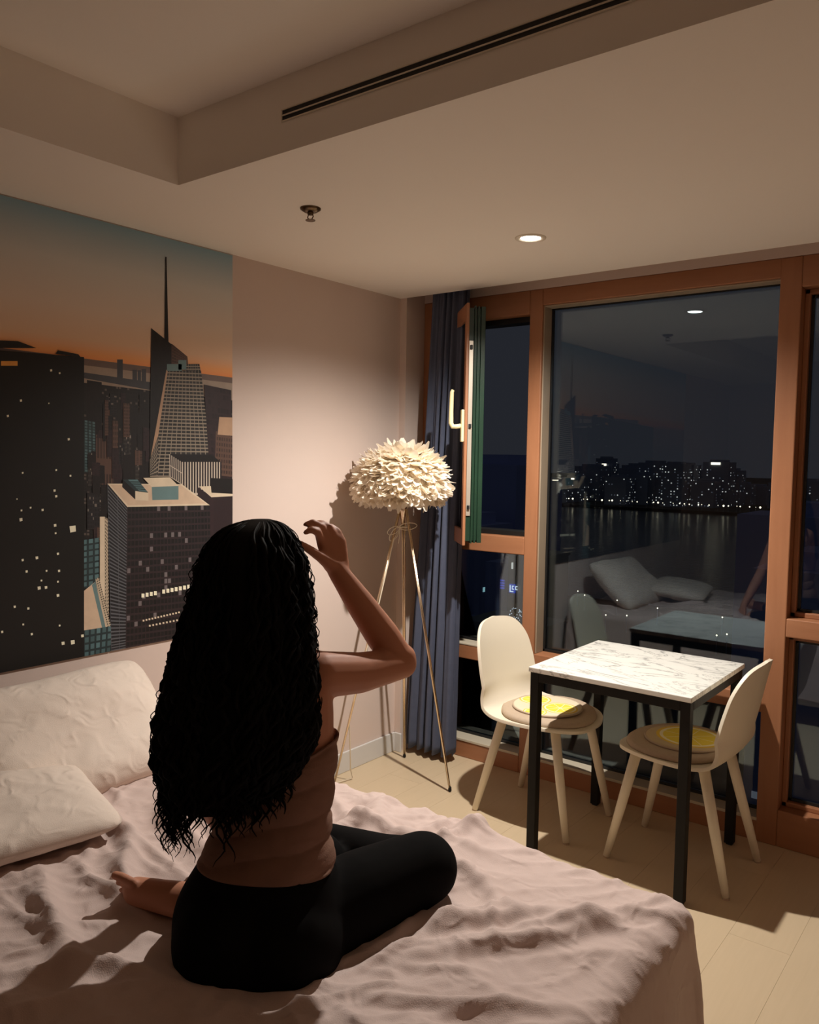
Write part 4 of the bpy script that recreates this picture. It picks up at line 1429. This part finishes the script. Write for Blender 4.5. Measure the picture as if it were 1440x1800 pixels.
bank = struct(MB().box(-1800, 1500, 1000, 3500, GZ - 1, GZ + 3.0).build('far_bank', 'land'))

rb = random.Random(9)
def tower(x, y, w_, d_, h_, plit, label, mat='facade_d', fl_h=3.6, col=4.2, crown=None, group='towers on the far shore', name='tower_block', fac=('lit1', 'lit2'), ws=(1.7, 1.5), z0=GZ):
    r = thing(name, label, 'building', (x, y, z0), 0, group)
    b_ = MB().box(-w_ / 2, w_ / 2, -d_ / 2, d_ / 2, 0, h_)
    b_.build('walls', mat, r)
    MB().box(-w_ * 0.3, w_ * 0.3, -d_ * 0.3, d_ * 0.3, h_, h_ + 3.0).build('roof_plant', mat, r)
    A_, B2 = MB(), MB()
    for i in range(int(h_ / fl_h)):
        for j in range(int(w_ / col)):
            u = rb.random()
            if u < plit * 2.2:
                xx = -w_ / 2 + (j + 0.5) * col
                zz_ = (i + 0.5) * fl_h
                (A_ if u < plit else B2).box(xx - ws[0] / 2, xx + ws[0] / 2, -d_ / 2 - 0.08, -d_ / 2 + 0.02, zz_ - ws[1] / 2, zz_ + ws[1] / 2)
        for j in range(int(d_ / col)):
            u = rb.random()
            if u < plit * 1.6:
                yy = -d_ / 2 + (j + 0.5) * col
                zz_ = (i + 0.5) * fl_h
                (A_ if u < plit * 0.7 else B2).box(w_ / 2 - 0.02, w_ / 2 + 0.08, yy - ws[0] / 2, yy + ws[0] / 2, zz_ - ws[1] / 2, zz_ + ws[1] / 2)
    if A_.f:
        A_.build('lit_windows', fac[0], r)['kind'] = 'stuff'
    if B2.f:
        B2.build('dim_windows', fac[1], r)['kind'] = 'stuff'
    if crown:
        MB().box(-crown / 2, crown / 2, -d_ / 2 - 0.6, -d_ / 2 + 0.02, h_ - 3.5, h_ - 0.5).build('roof_sign', 'lit3', r)
    return r
def ground_at(px, Y):
    d = FWD + (px - 720) / FPX * RGT
    t = (Y - CAM[1]) / d[1]
    return CAM[0] + t * d[0]
# (picture column, distance, width, height)
FAR = [(985, 1040, 34, 62, 0.05, 9), (1010, 1060, 30, 66, 0.06, 11), (1040, 1080, 40, 96, 0.06, 0), (1066, 1120, 26, 104, 0.06, 7), (1088, 1050, 30, 72, 0.07, 0), (1112, 1160, 34, 92, 0.05, 0),
       (1128, 1070, 24, 78, 0.06, 0), (1150, 1090, 36, 108, 0.09, 0), (1166, 1120, 28, 96, 0.08, 0), (1186, 1070, 30, 106, 0.11, 0), (1204, 1060, 30, 104, 0.11, 0), (1222, 1180, 28, 70, 0.05, 0),
       (1240, 1090, 30, 66, 0.05, 0), (1262, 1060, 34, 112, 0.05, 12), (1284, 1100, 30, 92, 0.07, 0), (1305, 1180, 28, 58, 0.03, 0), (1332, 1200, 30, 52, 0.03, 0), (1064, 1240, 26, 118, 0.03, 0),
       (1120, 1260, 40, 100, 0.03, 0), (1230, 1280, 50, 84, 0.03, 0), (900, 1060, 40, 74, 0.06, 0), (924, 1080, 34, 90, 0.06, 0), (872, 1120, 40, 82, 0.05, 0), (1380, 1150, 36, 66, 0.03, 0), (1420, 1080, 36, 74, 0.05, 0)]
PUT = []
for px, Y, w_, h_, pl_, cr_ in FAR:
    h_ *= 0.56; pl_ *= 1.4
    while any(abs(ground_at(px, Y) - a) < (w_ + c) / 2 + 2 and abs(Y - b_) < (w_ + c) / 2 + 2 for a, b_, c in PUT):
        Y += 12
    PUT.append((ground_at(px, Y), Y, w_))
    lab = 'dark high-rise with scattered lit windows on the far shore of the river'
    if cr_:
        lab = 'dark high-rise with a bright rooftop sign on the far shore of the river'
    tower(ground_at(px, Y), Y, w_, w_, h_, pl_, lab, crown=cr_ or None, group='signed far towers' if cr_ else 'unsigned far towers', fl_h=3.6, col=4.2, ws=(1.5, 1.3))
# lamps along the far embankment
for k in range(34):
    px = 965 + k * 11.3 + rb.uniform(-4, 4)
    Y = 1000 + rb.uniform(1, 12)
    x = ground_at(px, Y)
    r = thing('street_lamp', 'tiny glowing street lamp on the far river embankment', 'street lamp', (x, Y, GZ + 3), 0, 'embankment lamps')
    MB().tube([(0, 0, 0), (0, 0, 7)], 0.12, 6).build('post', 'facade_d', r)
    s = rb.choice((0.35, 0.5, 0.8, 1.2))
    MB().ellipsoid((0, 0, 7.2), s, s, s, None, 8, 5).build('globe', 'lit3', r)
# nearer blocks seen through the left bay
NEAR = [(868, 210, 26, 18, 60, 0.02), (900, 262, 30, 22, 54, 0.02), (826, 185, 18, 16, 44, 0.02), (862, 95, 16, 10, 14, 0.015), (806, 118, 12, 12, 30, 0.015), (1440, 200, 30, 20, 50, 0.03), (1500, 150, 26, 20, 44, 0.03)]
PUT = []
for k, (px, Y, w_, d_, h_, pl_) in enumerate(NEAR):
    while any(abs(ground_at(px, Y) - a) < (w_ + c) / 2 + 1 and abs(Y - b_) < (d_ + e) / 2 + 1 for a, b_, c, e in PUT):
        Y += 6
    PUT.append((ground_at(px, Y), Y, w_, d_))
    tower(ground_at(px, Y), Y, w_, d_, h_, pl_, 'bluish dark building nearby on this side of the river', mat='facade', group='near dark buildings', fac=('litc', 'lit2'), ws=(1.3, 1.2), name='apartment_block')
# shop block with a blue sign, and a terrace with a tree in fairy lights below it
M['facade_g'] = noisy('grey_night_facade', lin((150, 150, 140)), lin((165, 165, 155)), 0.05, 0.8)
M['signblue'] = emis('blue_sign_panel', (0.01, 0.09, 0.75, 1), 0.45)
M['signwhite'] = emis('white_sign_letters', (0.75, 0.9, 1.0, 1), 0.9)
sp_ = vp(903, 1034, 128.0)
h_ = vp(905, 978, 128.0).z - GZ
sb = thing('shop_building', 'grey building with a small glowing blue sign on its front, near the river', 'building', (sp_.x + 1.0, sp_.y + 4.2, GZ))
MB().box(-2.2, 4.2, -4, 4, 0, h_).build('walls', 'facade_g', sb)
MB().box(-2.4, 4.4, -4.2, 4.2, h_, h_ + 0.5).build('roof', 'facade_g', sb)
zc = sp_.z - GZ
sg_ = MB().box(-1.75, -0.75, -4.3, -4.0, zc - 0.75, zc + 0.6).build('sign_panel', 'signblue', sb)
LT = MB()
LT.box(-1.62, -1.48, -4.36, -4.3, zc - 0.6, zc + 0.45).box(-1.48, -0.95, -4.36, -4.3, zc - 0.6, zc - 0.46)                 # L
LT.build('sign_letter', 'signwhite', sg_)
for x0 in (-1.22, -0.62):
    LT = MB()
    LT.box(x0, x0 + 0.12, -4.36, -4.3, zc - 0.2, zc + 0.4).box(x0 + 0.12, x0 + 0.38, -4.36, -4.3, zc + 0.28, zc + 0.4).box(x0 + 0.12, x0 + 0.38, -4.36, -4.3, zc - 0.2, zc - 0.08)   # C
    LT.build('sign_letter', 'signwhite', sg_)
MB().box(-1.55, -1.3, -4.1, -4.0, zc + 3.0, zc + 4.0).build('lit_window', 'lit1', sb)
bl_ = vp(883, 1030, 160.0)
bb_ = thing('office_building', 'low dark building washed by stacked blue strip lights, near the river', 'building', (bl_.x, bl_.y + 4.1, GZ))
MB().box(-4, 2.2, -4, 4, 0, bl_.z - GZ + 4.5).build('walls', 'facade', bb_)
for k in range(4):
    MB().box(-0.45, 0.45, -4.12, -4.0, bl_.z - GZ - 0.55 + 0.5 * k, bl_.z - GZ - 0.3 + 0.5 * k).build('light_strip', 'litb', bb_)
tr_ = vp(906, 1096, 96.0)
ter = thing('terrace_building', 'low flat-roofed building carrying a tree wrapped in fairy lights', 'building', (tr_.x, tr_.y + 2, GZ))
MB().box(-6, 3.5, -4, 4, 0, tr_.z - GZ - 0.3).build('walls', 'facade_g', ter)
MB().box(-6.2, 3.7, -4.2, 4.2, tr_.z - GZ - 0.3, tr_.z - GZ).build('roof', 'facade_g', ter)
tre = thing('lit_tree', 'small tree wrapped in white fairy lights on a flat roof', 'tree', (tr_.x, tr_.y, tr_.z))
M['leafd'] = noisy('night_leaves', lin((30, 44, 38)), lin((40, 56, 48)), 1.0, 0.9)
MB().tube([(0, 0, 0), (0, 0, 0.8)], [0.09, 0.06], 8).build('trunk', 'facade_d', tre)
cq = MB()
for k in range(9):
    cq.ellipsoid((rb.uniform(-0.35, 0.35), rb.uniform(-0.3, 0.3), rb.uniform(0.6, 1.5)), 0.35, 0.35, 0.35, None, 10, 6)
cq.build('crown', 'leafd', tre, smooth=True)
fq = MB()
for k in range(46):
    a = rb.uniform(0, 2 * PI); q_ = rb.uniform(-0.9, 0.9)
    fq.ellipsoid((0.72 * math.cos(a) * math.sqrt(1 - q_ * q_), 0.72 * math.sin(a) * math.sqrt(1 - q_ * q_), 1.05 + 0.85 * q_), 0.05, 0.05, 0.05, None, 6, 4)
fq.build('fairy_lights', 'signwhite', tre)['kind'] = 'stuff'
# street lamps on the near bank, seen low in the big pane
for px, py in ((1085, 1056), (1156, 1070), (1270, 1086), (1016, 1040), (1028, 1047), (980, 1122), (1065, 1082), (1260, 1118), (1278, 1116), (1102, 1083), (968, 1041), (1400, 1236), (1420, 1240), (1432, 1232), (1412, 1248), (1395, 1160)):
    q_ = vz(px, py, GZ + 7.0)
    ml = thing('street_lamp', 'tiny white street lamp beside the road on the near bank', 'street lamp', (q_.x, q_.y, GZ + 1), 0, 'near bank lamps')
    MB().tube([(0, 0, 0), (0, 0, 6)], 0.08, 6).build('post', 'facade_d', ml)
    MB().ellipsoid((0, 0, 6.2), 0.26, 0.26, 0.26, None, 8, 5).build('globe', 'lit3', ml)
